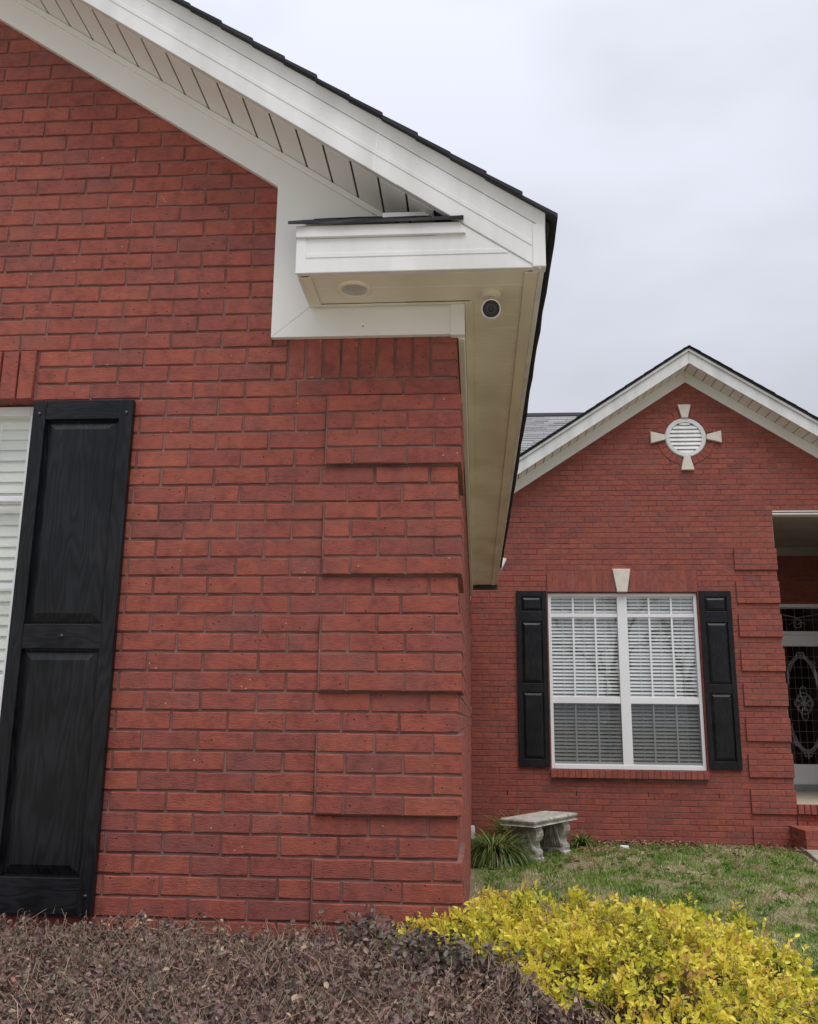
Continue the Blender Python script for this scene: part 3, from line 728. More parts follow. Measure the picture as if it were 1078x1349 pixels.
# recessed soffit light and oval mark further along
def soffit_light(x, y, r):
    s = part_empty('recessed_light', HOUSE, 'round recessed light in the boxed soffit')
    MB().lathe([(r, 0), (r, .005), (r*.9, .009), (r*.74, .006), (r*.72, -.0)], (x, y, 1.5335), (0, 0, -1), 40).build('trim_ring', SOFFIT, s, smooth=False)
    MB().lathe([(r*.73, 0), (r*.73, .004), (r*.6, .0065)], (x, y, 1.5333), (0, 0, -1), 32).build('lens', LENS, s)
soffit_light(-.376, -.164, .063)

# ---- far gable trim, roofs, porch
def far_trim():
    y = D-.30; EX = 4.45                             # half-span to the fascia ends
    fr = lambda x: F_FRZ-FSL*abs(x-AX); fa = lambda x: F_FAS-FSL*abs(x-AX)
    for s in (-1, 1):
        P = lambda pts: [(AX+s*d, z) for d, z in (pts if s > 0 else reversed(pts))]
        ln = lambda apex, d: apex-FSL*d
        e = EX if s > 0 else 2.75
        g = .001
        MB().prism(P([(g, ln(F_FAS, g)), (e, ln(F_FAS, e)), (e, ln(F_FAS, e)+.16), (g, ln(F_FAS, g)+.16)]), y, y+.03).build('rake_fascia', WHITE, HOUSE, bevel=.003)
        MB().prism(P([(g, ln(F_FAS, g)+.161), (e+.02, ln(F_FAS, e+.02)+.161), (e+.02, ln(F_FAS, e+.02)+.20), (g, ln(F_FAS, g)+.20)]), y-.022, y+.03).build('drip_moulding', WHITE, HOUSE, bevel=.004)
        MB().prism(P([(g, ln(F_FRZ, g)), (e, ln(F_FRZ, e)), (e, ln(F_FAS, e)), (g, ln(F_FAS, g))]), D-.025, D+.003).build('rake_frieze', FRIEZE, HOUSE, bevel=.002)
        so = part_empty('rake_soffit', HOUSE)
        MB().prism(P([(g, ln(F_FAS, g)+.012), (e, ln(F_FAS, e)+.012), (e, ln(F_FAS, e)+.02), (g, ln(F_FAS, g)+.02)]), y+.03, D).build('groove_backing', GROOVE, so)
        d = .0
        while d < e-.05:
            a, b = d+.007, min(d+.106, e)
            MB().prism(P([(a, ln(F_FAS, a)), (b, ln(F_FAS, b)), (b, ln(F_FAS, b)+.0118), (a, ln(F_FAS, a)+.0118)]), y+.031, D-.026).build('soffit_panel', FRIEZE, so)
            d += .1095
        rf = part_empty('roof', HOUSE)
        top = F_FAS+.203
        MB().prism(P([(0, top), (e+.06, ln(top, e+.06)), (e+.06, ln(top, e+.06)+.018), (0, top+.018)]), y-.03, y+4.2).build('roof_deck', DECK, rf)
        d = e+.09
        while d > 0:
            d0 = max(d-.25, 0.)
            MB().prism(P([(d0, ln(top, d0)+.0195), (d, ln(top, d)+.0215), (d, ln(top, d)+.034+random.uniform(0, .004)), (d0, ln(top, d0)+.024)]), y-.045-random.uniform(0, .01), y+4.2).build('shingle', SHING, rf)
            d -= .1255
    # the main roof behind, facing the lawn, in courses of separate tabs
    mr = part_empty('roof', HOUSE, 'grey shingle roof of the main block behind the far gable')
    YR, ZR, MS = 12.5, 5.39, .667
    mb = MB(); pr = [(YR, ZR-.03), (8.6, ZR-.03-MS*3.9), (8.6, ZR-.1-MS*3.9), (YR, ZR-.1)]
    mb.prism_x(pr, -6, 3.4).build('roof_deck', DECK, mr)
    tb = MB(); cs = .13*math.cos(math.atan(MS)); i = 0; yy = YR
    while yy-cs > 8.7:
        zt = lambda q: ZR-MS*(YR-q)
        x = -6+random.uniform(-.2, 0)
        while x < 3.4:
            w = random.uniform(.16, .34); t = random.choice((.008, .008, .014))
            a, b = yy-cs, yy+cs*.6 if yy < YR else yy
            tb.add([(x+.002, a, zt(a)-.01), (x+w-.002, a, zt(a)-.01), (x+w-.002, a, zt(a)+t), (x+.002, a, zt(a)+t), (x+.002, b, zt(b)-.012), (x+w-.002, b, zt(b)-.012)],
                   [(0, 1, 2, 3), (3, 2, 5, 4), (0, 3, 4), (1, 5, 2)], random.random())
            x += w
        yy -= cs
    tb.build('shingles', SHINGG, mr, kind='stuff')
    MB().prism_x([(YR-.14, ZR-.075), (YR, ZR+.03), (YR+.14, ZR-.075), (YR, ZR+.012)], -6, 3.4).build('ridge_cap', SHING, mr)
    MB().prism_x([(YR, ZR-.03), (YR+4, ZR-.03-MS*4), (YR+4, ZR-.1-MS*4), (YR, ZR-.1)], -6, 3.4).build('roof_deck', DECK, mr)
far_trim()

def porch():
    x0, x1, yb, zc, zf = 3.76, 5.60, 10.45, 2.545, -.94
    mb = MB(); mb.box(3.60, x1+.2, D+.14, yb, zc, zc+.03); c = mb.build('porch_ceiling', PORCHC, HOUSE)
    MB().lathe([(.09, 0), (.09, .006), (.07, .012), (.05, .004)], (4.86, D+1.0, zc), (0, 0, -1), 24).build('recessed_light', FRIEZE, c)
    MB().box(x0, x1, yb-.03, yb-.005, zc-.13, zc).build('crown_board', PORCHC, HOUSE, bevel=.004)
    # trim of the opening's head
    for a, b, yy in ((2.545, 2.557, D-.012), (2.557, 2.58, D+.006), (2.58, 2.592, D-.016)):
        MB().box(3.79, 5.25, yy, D+.139, a+.0005, b-.0005).build('porch_head_trim', FRIEZE, HOUSE)
    # back wall with a hole for the door, side walls
    wb = MB(); dx0, dx1, dz1 = 4.30, 5.42, 1.70
    wall_solid(wb, x0, x1, zf-.4, (lambda x: zc, []), yb+.004, yb+.12, [(dx0, dx1, zf-.4, dz1)])
    w = wb.build('porch_wall', MORTAR, HOUSE); rest = MB()
    for j in range(-14, 60):
        zb = zf+.0+j*H_; zm = zb+H_/2
        if zb < zf-.02 or zm > zc: continue
        ivs = [(x0, x1)]
        if zm < dz1: ivs = subtract(ivs, dx0, dx1)
        for a0, a1 in ivs:
            for a, b in cuts(a0, a1, joints_for(j, a0, a1)): add_templ(rest, 'full' if b-a > .15 else 'half', (a+b)/2, zm, b-a-JT, BH, yb, random.random())
    rest.build('brickwork', BRICK, w, kind='stuff')
    MB().box(x0-.14, x0, D+.141, yb, -G, zc).build('porch_wall', MORTAR, HOUSE)
    MB().box(x1, x1+.14, D+.141, yb, -G, zc).build('porch_wall', MORTAR, HOUSE)
    MB().box(x0, x1, D+.05, yb, zf-.4, zf-.004).build('porch_floor', PORCHF, HOUSE)
    # rowlock nosing of the porch, brick risers, entrance step
    st = part_empty('porch_steps', HOUSE, 'brick porch steps beside the quoined pier')
    bx = MB(); bx.box(3.80, 5.24, D-.015, D+.049, -1.048, zf-.012); bx.build('mortar_bed', MORTAR, st)
    n = 20; wd = (5.24-3.80)/n
    for i in range(n): MB().box(3.80+wd*i+.004, 3.80+wd*(i+1)-.004, D-.05, D+.0495, -1.046+random.uniform(-.002, .002), zf).build('brick', BRICK, st, bevel=.004)
    MB().box(3.80, 5.24, D+.004, D+.1, -G-.1, -1.049).build('mortar_bed', MORTAR, st)
    for r_ in range(2):
        zz = -1.058-H_*(r_+1)+.004
        o = (r_ % 2)*.1; x = 3.80-o
        while x < 5.24:
            a, b = max(x, 3.80)+.004, min(x+L_, 5.24)-.004
            if b-a > .03: MB().box(a, b, D-.004, D+.0035, zz+.004, zz+H_-.004).build('brick', BRICK, st)
            x += L_
    X0, Y0, ZT, ZB = 3.695, 7.66, -1.172, -1.40
    MB().box(X0+.006, 5.24, Y0+.006, D-.006, ZB, ZT-.006).build('mortar_bed', MORTAR, st)
    n = 21; wd = (5.24-X0)/n                          # rowlock front and top edge
    for i in range(n): MB().box(X0+wd*i+(.004 if i else 0), X0+wd*(i+1)-.004, Y0, Y0+.195, ZT-.098, ZT).build('brick', BRICK, st, bevel=.004)
    for i in range(n): MB().box(X0+wd*i+(.004 if i else 0), X0+wd*(i+1)-.004, Y0+.203, Y0+.40, ZT-.06, ZT-.001).build('brick', BRICK, st, bevel=.004)
    for i in range(n): MB().box(X0+wd*i+(.004 if i else 0), X0+wd*(i+1)-.004, Y0+.408, D-.020, ZT-.06, ZT-.001).build('brick', BRICK, st, bevel=.004)
    for r_ in range(2):
        zz = ZT-.102-H_*(r_+1); x = X0-(r_ % 2)*.1
        while x < 5.24:
            a, b = max(x, X0)+.002, min(x+L_, 5.24)-.004
            if b-a > .03: MB().box(a, b, Y0+.001, Y0+.09, zz+.004, zz+H_-.004).build('brick', BRICK, st, bevel=.003)
            x += L_
        yy = Y0+.095+(r_ % 2)*.1
        while yy < D-.03:
            b = min(yy+L_, D-.012); MB().box(X0+.001, X0+.09, yy+.004, b-.004, zz+.004, zz+H_-.004).build('brick', BRICK, st, bevel=.003); yy += L_
    # front door with leaded glass, transom light above
    d = part_empty('front_door', HOUSE, 'white front door with oval leaded glass under a transom light')
    yd = yb+.02
    MB().box(dx0, dx0+.05, yd-.03, yd+.09, zf, dz1).build('jamb', VINYL, d, bevel=.004)
    MB().box(dx1-.05, dx1, yd-.03, yd+.09, zf, dz1).build('jamb', VINYL, d, bevel=.004)
    MB().box(dx0+.05, dx1-.05, yd-.03, yd+.09, dz1-.05, dz1).build('head', VINYL, d, bevel=.004)
    MB().box(dx0+.05, dx1-.05, yd-.045, yd+.09, 1.245, 1.30).build('transom_bar', VINYL, d, bevel=.006)
    MB().box(dx0+.05, dx1-.05, yd-.02, yd+.09, 1.085, 1.2445).build('door_head', VINYL, d, bevel=.006)
    MB().box(dx0+.05, dx1-.05, yd-.06, yd+.09, zf, -.85).build('threshold', GREY, d, bevel=.004)
    gx0, gx1, gz0, gz1 = 4.475, 5.055, -.575, 1.085
    MB().box(dx0+.05, gx0, yd-.01, yd+.04, -.849, gz1).build('stile', VINYL, d, bevel=.004)
    MB().box(gx1, dx1-.05, yd-.01, yd+.04, -.849, gz1).build('stile', VINYL, d, bevel=.004)
    MB().box(gx0, gx1, yd-.01, yd+.04, -.849, gz0).build('bottom_rail', VINYL, d, bevel=.004)
    MB().box(gx0, gx1, yd+.01, yd+.016, gz0, gz1).build('pane', GLASS, d)
    MB().box(dx0+.05, dx1-.05, yd+.01, yd+.016, 1.30, dz1-.05).build('pane', GLASS, d)
    MB().lathe([(.028, 0), (.028, .03), (.012, .035), (.012, .05), (.03, .06), (.03, .09)], (gx1+.12, yd-.01, .02), (0, -1, 0), 20).build('handle', GREY, d)
    ld = MB(); yl = yd+.006; cx = (gx0+gx1)/2; r = .0042
    T = lambda pts, rad=r: ld.tube([(x, yl, z) for x, z in pts], rad, 5)
    for i in range(1, 6):
        xx = gx0+(gx1-gx0)*i/6; T([(xx, gz0), (xx, gz1)], .0028)
    for i in range(1, 11):
        zz = gz0+(gz1-gz0)*i/11; T([(gx0, zz), (gx1, zz)], .0028)
    zc_ = .27
    ell = lambda a, b, t0, t1, n=28, c=None: [((c or (cx, zc_))[0]+a*math.sin(t), (c or (cx, zc_))[1]+b*math.cos(t)) for t in np.linspace(t0, t1, n)]
    for k in (0, .022, .04):
        T(ell(.265-k, .69-k, -1.25, 1.25), .006); T(ell(.265-k, .69-k, math.pi-1.1, math.pi+1.1), .006)
    zf_ = .27
    for q in range(8):                                 # central rosette of looped petals
        a = q*math.pi/4; ln = .17 if q % 2 == 0 else .125
        if q % 4 == 0: ln = .24
        pts = []
        for t in np.linspace(0, 2*math.pi, 18):
            u = ln*(.5-.5*math.cos(t)); v = .042*math.sin(t)*(.5-.5*math.cos(t))**.5*1.4
            pts.append((cx+u*math.sin(a)*.8+v*math.cos(a), zf_+u*math.cos(a)-v*math.sin(a)))
        T(pts, .006)
    T(ell(.11, .15, 0, 2*math.pi, 32), .0055)
    for sx in (-1, 1):                                 # scrolls at head and foot
        for zz, sg in ((.93, 1), (-.40, -1)):
            T([(cx+sx*(.02+.11*t*(1-.25*math.sin(4*t))), zz+sg*(.05-.16*t*t+.03*math.sin(7*t))) for t in np.linspace(0, 1.6, 18)], .007)
            T([(cx+sx*(.16+.045*(1-t/9)*math.cos(t)), zz-sg*.10+.045*(1-t/9)*math.sin(t)) for t in np.linspace(0, 8, 26)], .006)
    T([(cx, .9), (cx, 1.0)], .012); T([(cx, -.5), (cx, -.36)], .012)
    ld.build('leading', LEAD, d)
    l2 = MB(); T2 = lambda pts, rad=.0035: l2.tube([(x, yl, z) for x, z in pts], rad, 5)
    for i in range(1, 8): xx = dx0+.05+(dx1-dx0-.1)*i/8; T2([(xx, 1.30), (xx, 1.65)])
    T2([(dx0+.05, 1.47), (dx1-.05, 1.47)]); T2([(dx0+.05, 1.60), (cx, 1.50), (dx1-.05, 1.60)], .006)
    T2(ell(.055, .07, 0, 2*math.pi, 20, (cx, 1.42)), .006); T2([(cx-.05, 1.36), (cx, 1.50), (cx+.05, 1.36)], .006); T2([(cx-.12, 1.40), (cx-.06, 1.44), (cx, 1.40), (cx+.06, 1.44), (cx+.12, 1.40)], .005)
    l2.build('leading', LEAD, d)
    room(d, dx0+.05, dx1-.05, zf, dz1-.05, yd+.095, yd+2)
porch()

# ---- small fittings on the house
MB().prism([(.352, 1.842), (.424, 1.815), (.3585, 1.683), (.340, 1.70)], 7.22, 7.33).build('eave_flashing', VINYL, HOUSE, bevel=.003, label='small white flashing tab at the far end of the eave')
sb = thing('outlet_box', 'small white outlet box low on the side wall near the corner', 'outlet box', (.02, 7.0, -1.2))
MB().box(-.001, .034, 6.97, 7.05, -1.25, -1.12).build('cover', VINYL, sb)
MB().box(.0345, .040, 6.98, 7.04, -1.24, -1.13).build('flap', VINYL, sb, bevel=.003)

# ---- security camera under the soffit
sc_ = thing('security_camera', 'white bullet security camera with black lens face under the corner soffit', 'camera', (.129, -.10, 1.533))
ax = Vector((.0, -1, -.34)).normalized(); tip = Vector((.1265, -.205, 1.4215))
MB().lathe([(.036, 0), (.036, .010), (.030, .016), (.014, .020)], (.130, -.105, 1.5335), (0, 0, -1), 32).build('mount', SOFFIT, sc_, smooth=False)
MB().tube([(.130, -.105, 1.52), (.1295, -.112, 1.495), (.128, -.125, 1.468)], .011, 12).build('bracket', SOFFIT, sc_, smooth=True)
MB().lathe([(.026, 0), (.031, .008), (.033, .02), (.0345, .094), (.0345, .1015), (.031, .1005)], tip-ax*.098, ax, 40).build('housing', FRIEZE, sc_, smooth=False)
MB().lathe([(.0305, 0), (.0305, .003), (.0285, .0045), (.028, .001)], tip+ax*.0030, ax, 40).build('bezel', BLACKP, sc_)
MB().lathe([(.0282, 0), (.0282, .0015)], tip+ax*.0032, ax, 32).build('face_plate', BLACKP, sc_)
MB().lathe([(.0165, 0), (.0165, .003), (.0125, .003), (.0125, 0)], tip+ax*.0048, ax, 28).build('lens_ring', DGREY, sc_)
MB().lathe([(.0115, 0), (.0105, .003), (.006, .0045)], tip+ax*.0048, ax, 24).build('lens', BLACKP, sc_, smooth=True)

# ------------------------------------------------------------------ yard things
def bench():
    c = Vector((.74, 7.10, 0)); u = Vector((.5, .866, 0)); w = Vector((.866, -.5, 0))
    b = thing('garden_bench', 'weathered concrete garden bench on scrolled legs against the far wall', 'bench', (c.x, c.y, -G))
    def P(a, v, z): q = c+u*a+w*v; return (q.x, q.y, z)
    prof = [(.0, -1.075), (-.018, -1.068), (-.022, -1.05), (-.006, -1.04), (-.002, -1.022), (-.012, -1.008)]   # inset, z
    mb = MB(); vs = []
    for i, (ins, z) in enumerate(prof):
        hl, hw = .535+ins, .205+ins
        vs += [P(-hl, -hw, z), P(hl, -hw, z), P(hl, hw, z), P(-hl, hw, z)]
    fs = [(3, 2, 1, 0)]+[(4*i+k, 4*i+(k+1) % 4, 4*i+4+(k+1) % 4, 4*i+4+k) for i in range(len(prof)-1) for k in range(4)]+[tuple(4*(len(prof)-1)+k for k in range(4))]
    mb.add(vs, fs).build('seat', CONC, b, bevel=.003)
    # legs: a scroll outline across the bench, swollen in the middle
    half = [(.165, 0), (.168, .035), (.150, .045), (.158, .075), (.150, .105), (.118, .125), (.108, .15), (.118, .175), (.148, .20), (.166, .235), (.168, .27), (.152, .305), (.150, .335)]
    for a0 in (-.33, .33):
        mb = MB(); n = len(half); layers = [(-.074, .94), (-.050, 1.04), (.050, 1.04), (.074, .94)]; vs = []; fs = []
        for da, k in layers:
            ring = [(x*k, z) for x, z in half]+[(-x*k, z) for x, z in reversed(half)]
            vs += [P(a0+da*(1+.25*math.exp(-((z-.02)/.03)**2)), x, -G-.02+z*1.06) for x, z in ring]
        m2 = 2*n
        for q in range(len(layers)-1):
            for i in range(m2): fs.append((q*m2+i, q*m2+(i+1) % m2, (q+1)*m2+(i+1) % m2, (q+1)*m2+i))
        for q, rev in ((0, True), (len(layers)-1, False)):
            for i in range(n-1):
                f = (q*m2+i, q*m2+i+1, q*m2+m2-2-i, q*m2+m2-1-i); fs.append(tuple(reversed(f)) if rev else f)
        mb.add(vs, fs); leg = mb.build('leg', CONC, b, bevel=.004)
        rel = MB()                                      # cast acanthus relief on both faces
        for sgn in (-1, 1):
            for q in range(9):
                x = (q-4)*.028; h0 = .10+.03*math.cos(q*1.7)
                rel.tube([P(a0+sgn*.070, x*1.0, -G+.06), P(a0+sgn*.083, x*.9, -G+.06+h0*.6), P(a0+sgn*.080, x*.55, -G+.06+h0*1.6), P(a0+sgn*.070, x*.3, -G+.30)], [.012, .014, .011, .004], 6)
        rel.build('cast_relief', CONC, leg, smooth=True)
bench()

def leafset(name, parent, mat, pos, dirn, nrm, ln, wd, rnd, fold=.25, curl=.15, shape=(.35, .75, .8)):
    """many small folded leaves: pos base, dirn along the leaf, nrm its face normal"""
    pos, dirn, nrm = map(np.asarray, (pos, dirn, nrm)); n = len(pos)
    dirn = dirn/np.linalg.norm(dirn, axis=1, keepdims=True)
    side = np.cross(dirn, nrm); side /= np.maximum(np.linalg.norm(side, axis=1, keepdims=True), 1e-6); nrm = np.cross(side, dirn)
    ln = np.asarray(ln)[:, None]; wd = np.asarray(wd)[:, None]; a, b, k = shape
    base = pos; tip = pos+dirn*ln-nrm*ln*curl
    def pt(t, s): return pos+dirn*ln*t+side*wd*.5*s+nrm*(wd*fold*abs(s)-ln*curl*t*t)
    V = np.stack([base, pt(a, 1), pt(b, k), tip, pt(b, -k), pt(a, -1)], 1).reshape(-1, 3)
    i = np.arange(n)[:, None]*6
    F = np.concatenate([i+np.array([[0, 1, 2, 3]]), i+np.array([[0, 3, 4, 5]])], 1).reshape(-1, 4)
    return fast_mesh(name, V, F, mat, parent, np.repeat(rnd, 2))
def rand_dir(n): v = rng.normal(size=(n, 3)); return v/np.linalg.norm(v, axis=1, keepdims=True)
def tubes(name, parent, mat, A, B, C, r0, r1):
    """three-sided bent twigs through A, B, C"""
    A, B, C = map(np.asarray, (A, B, C)); n = len(A); Vs = []
    for P_, rr in ((A, r0), (B, (r0+r1)/2), (C, r1)):
        d = C-A; d /= np.maximum(np.linalg.norm(d, axis=1, keepdims=True), 1e-6)
        a = np.cross(d, np.array([[.3, .9, .2]])); a /= np.linalg.norm(a, axis=1, keepdims=True); b = np.cross(d, a)
        for k in range(3):
            t = 2*math.pi*k/3; Vs.append(P_+(a*math.cos(t)+b*math.sin(t))*np.asarray(rr).reshape(-1, 1))
    V = np.stack(Vs, 1).reshape(-1, 3); i = np.arange(n)[:, None]*9
    fs = [i+np.array([[q*3+k, q*3+(k+1) % 3, q*3+3+(k+1) % 3, q*3+3+k]]) for q in range(2) for k in range(3)]
    return fast_mesh(name, V, np.concatenate(fs, 1).reshape(-1, 4), mat, parent)

def lump(x, y, s=1.):
    return (np.sin(5.1*x*s+1.3)*np.cos(4.3*y*s+.4)+.6*np.sin(11*x*s+3*y*s)+.5*np.cos(9*y*s-6*x*s+2))/2.1

FR = np.random.default_rng(5)
_K = [(FR.uniform(45, 130), FR.uniform(0, 6.28), FR.uniform(0, 6.28)) for _ in range(14)]
def fine(x, y):                                       # clumpy small-scale relief
    return sum(np.sin(k*(x*math.cos(a)+y*math.sin(a))+p) for k, a, p in _K)/5.2
# purple-leaved hedge along the near wall
def hedge():
    h = thing('clipped_hedge', 'low clipped hedge of dusty purple-brown leaves along the near wall', 'hedge', (-1.5, -.75, -G))
    X0, X1, Y0, Y1 = -4.2, .50, -1.55, -.07
    def top(x, y):
        t = -.712+.03*np.clip((-.15-y)/.5, 0, 1)+.018*lump(x, y)+.042*fine(x, y)
        t -= .42*np.clip((x-.24)/.34, 0, 1)**2                 # falls away to its right-hand end
        t -= .20*np.clip((-1.25-y)/.3, 0, 1)**2
        return t
    edge = lambda x: np.where(x > -.30, np.where(x < .1, -.10-1.15*(x+.30), -.56-2.1*(x-.1))+.09*np.sin(19*x+1)*np.clip((x+.3)*6, 0, 1), Y1)   # the back edge swings out round the yellow shrub
    n = 140000
    x = rng.uniform(X0, X1, n); y = rng.uniform(Y0, Y1, n)
    near = rng.random(n) < .62; x = np.where(near, rng.uniform(-2.0, X1, n), x)
    y = np.minimum(y, edge(x)-rng.exponential(.03, n)); dep = rng.exponential(.038, n); z = top(x, y)-dep+rng.normal(0, .008, n)
    # stray shoots
    st = rng.random(n) < .07; z = np.where(st, top(x, y)+rng.exponential(.010, n), z)
    # the vertical flanks
    nf = 14000
    xf = rng.uniform(X0, X1, nf); yf = Y0+rng.exponential(.05, nf); zf = -G+.1+rng.random(nf)*(top(xf, yf)+G-.1)
    ne = 5000
    ye = rng.uniform(Y0, Y1, ne); xe = X1-rng.exponential(.06, ne); ze = -G+.1+rng.random(ne)*np.maximum(top(xe, ye)+G-.1, .05)
    pos = np.concatenate([np.stack([x, y, z], 1), np.stack([xf, yf, zf], 1), np.stack([xe, ye, ze], 1)])
    N_ = len(pos); d = rand_dir(N_); d[:, 2] = np.abs(d[:, 2])*.7+.1; nr = rand_dir(N_)+np.array([0, -.25, .7])
    ln = rng.uniform(.008, .0195, N_); rnd = np.clip(.48+.16*lump(pos[:, 0]*2, pos[:, 1]*2)+rng.normal(0, .22, N_), 0, 1)
    M = leaf_mat('purple_hedge_leaf', [(0, (.060, .070, .045)), (.18, (.145, .145, .095)), (.36, (.120, .068, .066)), (.58, (.180, .106, .096)), (.78, (.265, .168, .130)), (.92, (.45, .33, .22)), (1, (.36, .14, .10))], .55, .15)
    leafset('foliage', h, M, pos, d, nr, ln, ln*rng.uniform(.5, .75, N_), rnd, .2, .2)
    sx = rng.uniform(-.34, .16, 34); sy = -.26-.85*(sx+.30)+rng.normal(0, .05, 34); sh = rng.uniform(.02, .075, 34); per = 34
    tt = rng.random((34, per)); bx_ = (sx[:, None]+rng.normal(0, .03, (34, per))*(.4+tt)).ravel(); by_ = (sy[:, None]+rng.normal(0, .03, (34, per))).ravel()
    bz_ = (-.70+sh[:, None]*1.0*tt+tt*.03).ravel(); k_ = len(bx_); dd = rand_dir(k_); dd[:, 2] = np.abs(dd[:, 2]); l_ = rng.uniform(.012, .026, k_)
    leafset('sprigs', h, M, np.stack([bx_, by_, bz_], 1), dd, rand_dir(k_)+np.array([0, -.4, .6]), l_, l_*.62, np.clip(rng.normal(.28, .15, k_), 0, 1), .2, .2)
    nt = 27000
    x = np.where(rng.random(nt) < .7, rng.uniform(-2, X1-.05, nt), rng.uniform(X0, X1-.05, nt)); y = rng.uniform(Y0+.05, Y1, nt)
    y = np.minimum(y, edge(x)-.01); zt = top(x, y)+rng.normal(-.004, .022, nt)
    C = np.stack([x, y, zt], 1); ln = rng.uniform(.025, .075, nt)[:, None]; dn = rng.normal(0, .55, (nt, 3)); dn[:, 2] = -1
    A = C+dn*ln; B = (A+C)/2+rng.normal(0, .009, (nt, 3))
    tubes('twigs', h, TWIG, A, B, C, rng.uniform(.0009, .0016, nt), rng.uniform(.0005, .0010, nt))
    nb = 420
    x = rng.uniform(X0+.1, X1-.1, nb); y = np.minimum(rng.uniform(Y0+.1, Y1-.05, nb), edge(x)-.08)
    C = np.stack([x, y, top(x, y)-.05], 1); A = np.stack([x+rng.normal(0, .15, nb), y*.6+(Y0+Y1)/2*.4, np.full(nb, -G-.02)], 1); B = (A+C)/2+rng.normal(0, .04, (nb, 3))
    tubes('stems', h, BARK, A, B, C, rng.uniform(.006, .012, nb), rng.uniform(.002, .004, nb))
hedge()

# bright yellow shrub at the corner
def yellow():
    h = thing('yellow_shrub', 'bright yellow and lime leaved shrub at the house corner', 'shrub', (.55, -.15, -G))
    cx, cy = .56, -.20
    def top(x, y):
        a = np.clip((cx-x)/.92, 0, 2); b = np.clip((x-cx)/.80, 0, 2); q = np.abs((y-cy)/.56)
        return -.578-.10*a**2-.12*a**5-.44*b**1.8-.30*q**2.5+.040*lump(x*1.3, y*1.3)+.036*fine(x*.45, y*.45)
    def ok(x, y):
        q = ((x-cx)/np.where(x < cx, 1.02, .86))**2+((y-cy)/.60)**2
        return (q < 1.12) & ~((x < .06) & (y > -.06))
    nS = 6200
    P_ = []
    while len(P_) < nS:
        x = rng.uniform(cx-1, cx+1, 4000); y = rng.uniform(cy-.7, cy+.7, 4000); m_ = ok(x, y); x, y = x[m_], y[m_]
        dep = rng.exponential(.03, len(x)); z = top(x, y)-dep
        # lower flanks
        P_ += list(np.stack([x, y, z], 1))
    P_ = np.array(P_[:nS])
    nfl = 1100
    t = rng.uniform(0, 2*math.pi, nfl); rr = rng.uniform(.93, 1.06, nfl)
    xf = cx+.86*np.cos(t)*rr; yf = cy+.58*np.sin(t)*rr; keep = ok(xf, yf); xf, yf = xf[keep], yf[keep]
    zf = -G+.08+rng.random(len(xf))*(top(xf, yf)+G-.05)
    P_ = np.concatenate([P_, np.stack([xf, yf, zf], 1)]); S = len(P_)
    stray = rng.random(S) < .09; P_[:, 2] += stray*rng.uniform(.0, .055, S)
    out = np.stack([(P_[:, 0]-cx)*.9, (P_[:, 1]-cy)*1.2, np.full(S, .55)], 1); out += rng.normal(0, .28, (S, 3)); out /= np.linalg.norm(out, axis=1, keepdims=True)
    pos = []; dr = []; nr = []; ln = []; rnd = []
    shoot = np.clip(.58+.18*lump(P_[:, 0]*2.3, P_[:, 1]*2.3)+rng.normal(0, .17, S), 0, 1)
    for k in range(11):
        ang = k*2.4+rng.uniform(0, 1.2, S); a = np.cross(out, rand_dir(S)); a /= np.linalg.norm(a, axis=1, keepdims=True); b = np.cross(out, a)
        rad = a*np.cos(ang)[:, None]+b*np.sin(ang)[:, None]; tilt = (.42+.085*k)
        off = -.006*k*1.05
        pos.append(P_+out*off); dr.append(out*(1.1-tilt*.75)[..., None] if np.ndim(tilt) else out*(1.05-tilt*.7)+rad*tilt); nr.append(out+rad*.2)
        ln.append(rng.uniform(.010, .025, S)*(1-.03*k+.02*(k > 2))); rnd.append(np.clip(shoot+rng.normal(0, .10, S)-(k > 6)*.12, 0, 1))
    M = leaf_mat('yellow_shrub_leaf', [(0, (.035, .060, .012)), (.16, (.12, .16, .025)), (.34, (.48, .50, .055)), (.52, (.78, .70, .075)), (.75, (.90, .80, .13)), (.90, (.82, .56, .13)), (1, (.50, .27, .11))], .42, .42)
    ln = np.concatenate(ln)
    leafset('foliage', h, M, np.concatenate(pos), np.concatenate(dr), np.concatenate(nr), ln, ln*.56, np.concatenate(rnd), .22, .16, (.32, .70, .74))
    base = np.array([cx, cy, -G])+rng.normal(0, .10, (S, 3))*np.array([1, .7, 0]); sel = rng.random(S) < .5
    A = P_[sel]-out[sel]*.16-np.array([0, 0, .06]); C = P_[sel]; B = (A+C)/2+rng.normal(0, .008, (sel.sum(), 3))
    tubes('twigs', h, TWIG, A, B, C, np.full(sel.sum(), .0018), np.full(sel.sum(), .0009))
    s2 = rng.random(S) < .05; C = P_[s2]-out[s2]*.1; A = base[s2]; B = A*.35+C*.65+rng.normal(0, .03, (s2.sum(), 3))
    tubes('stems', h, BARK, A, B, C, np.full(s2.sum(), .006), np.full(s2.sum(), .002))
yellow()

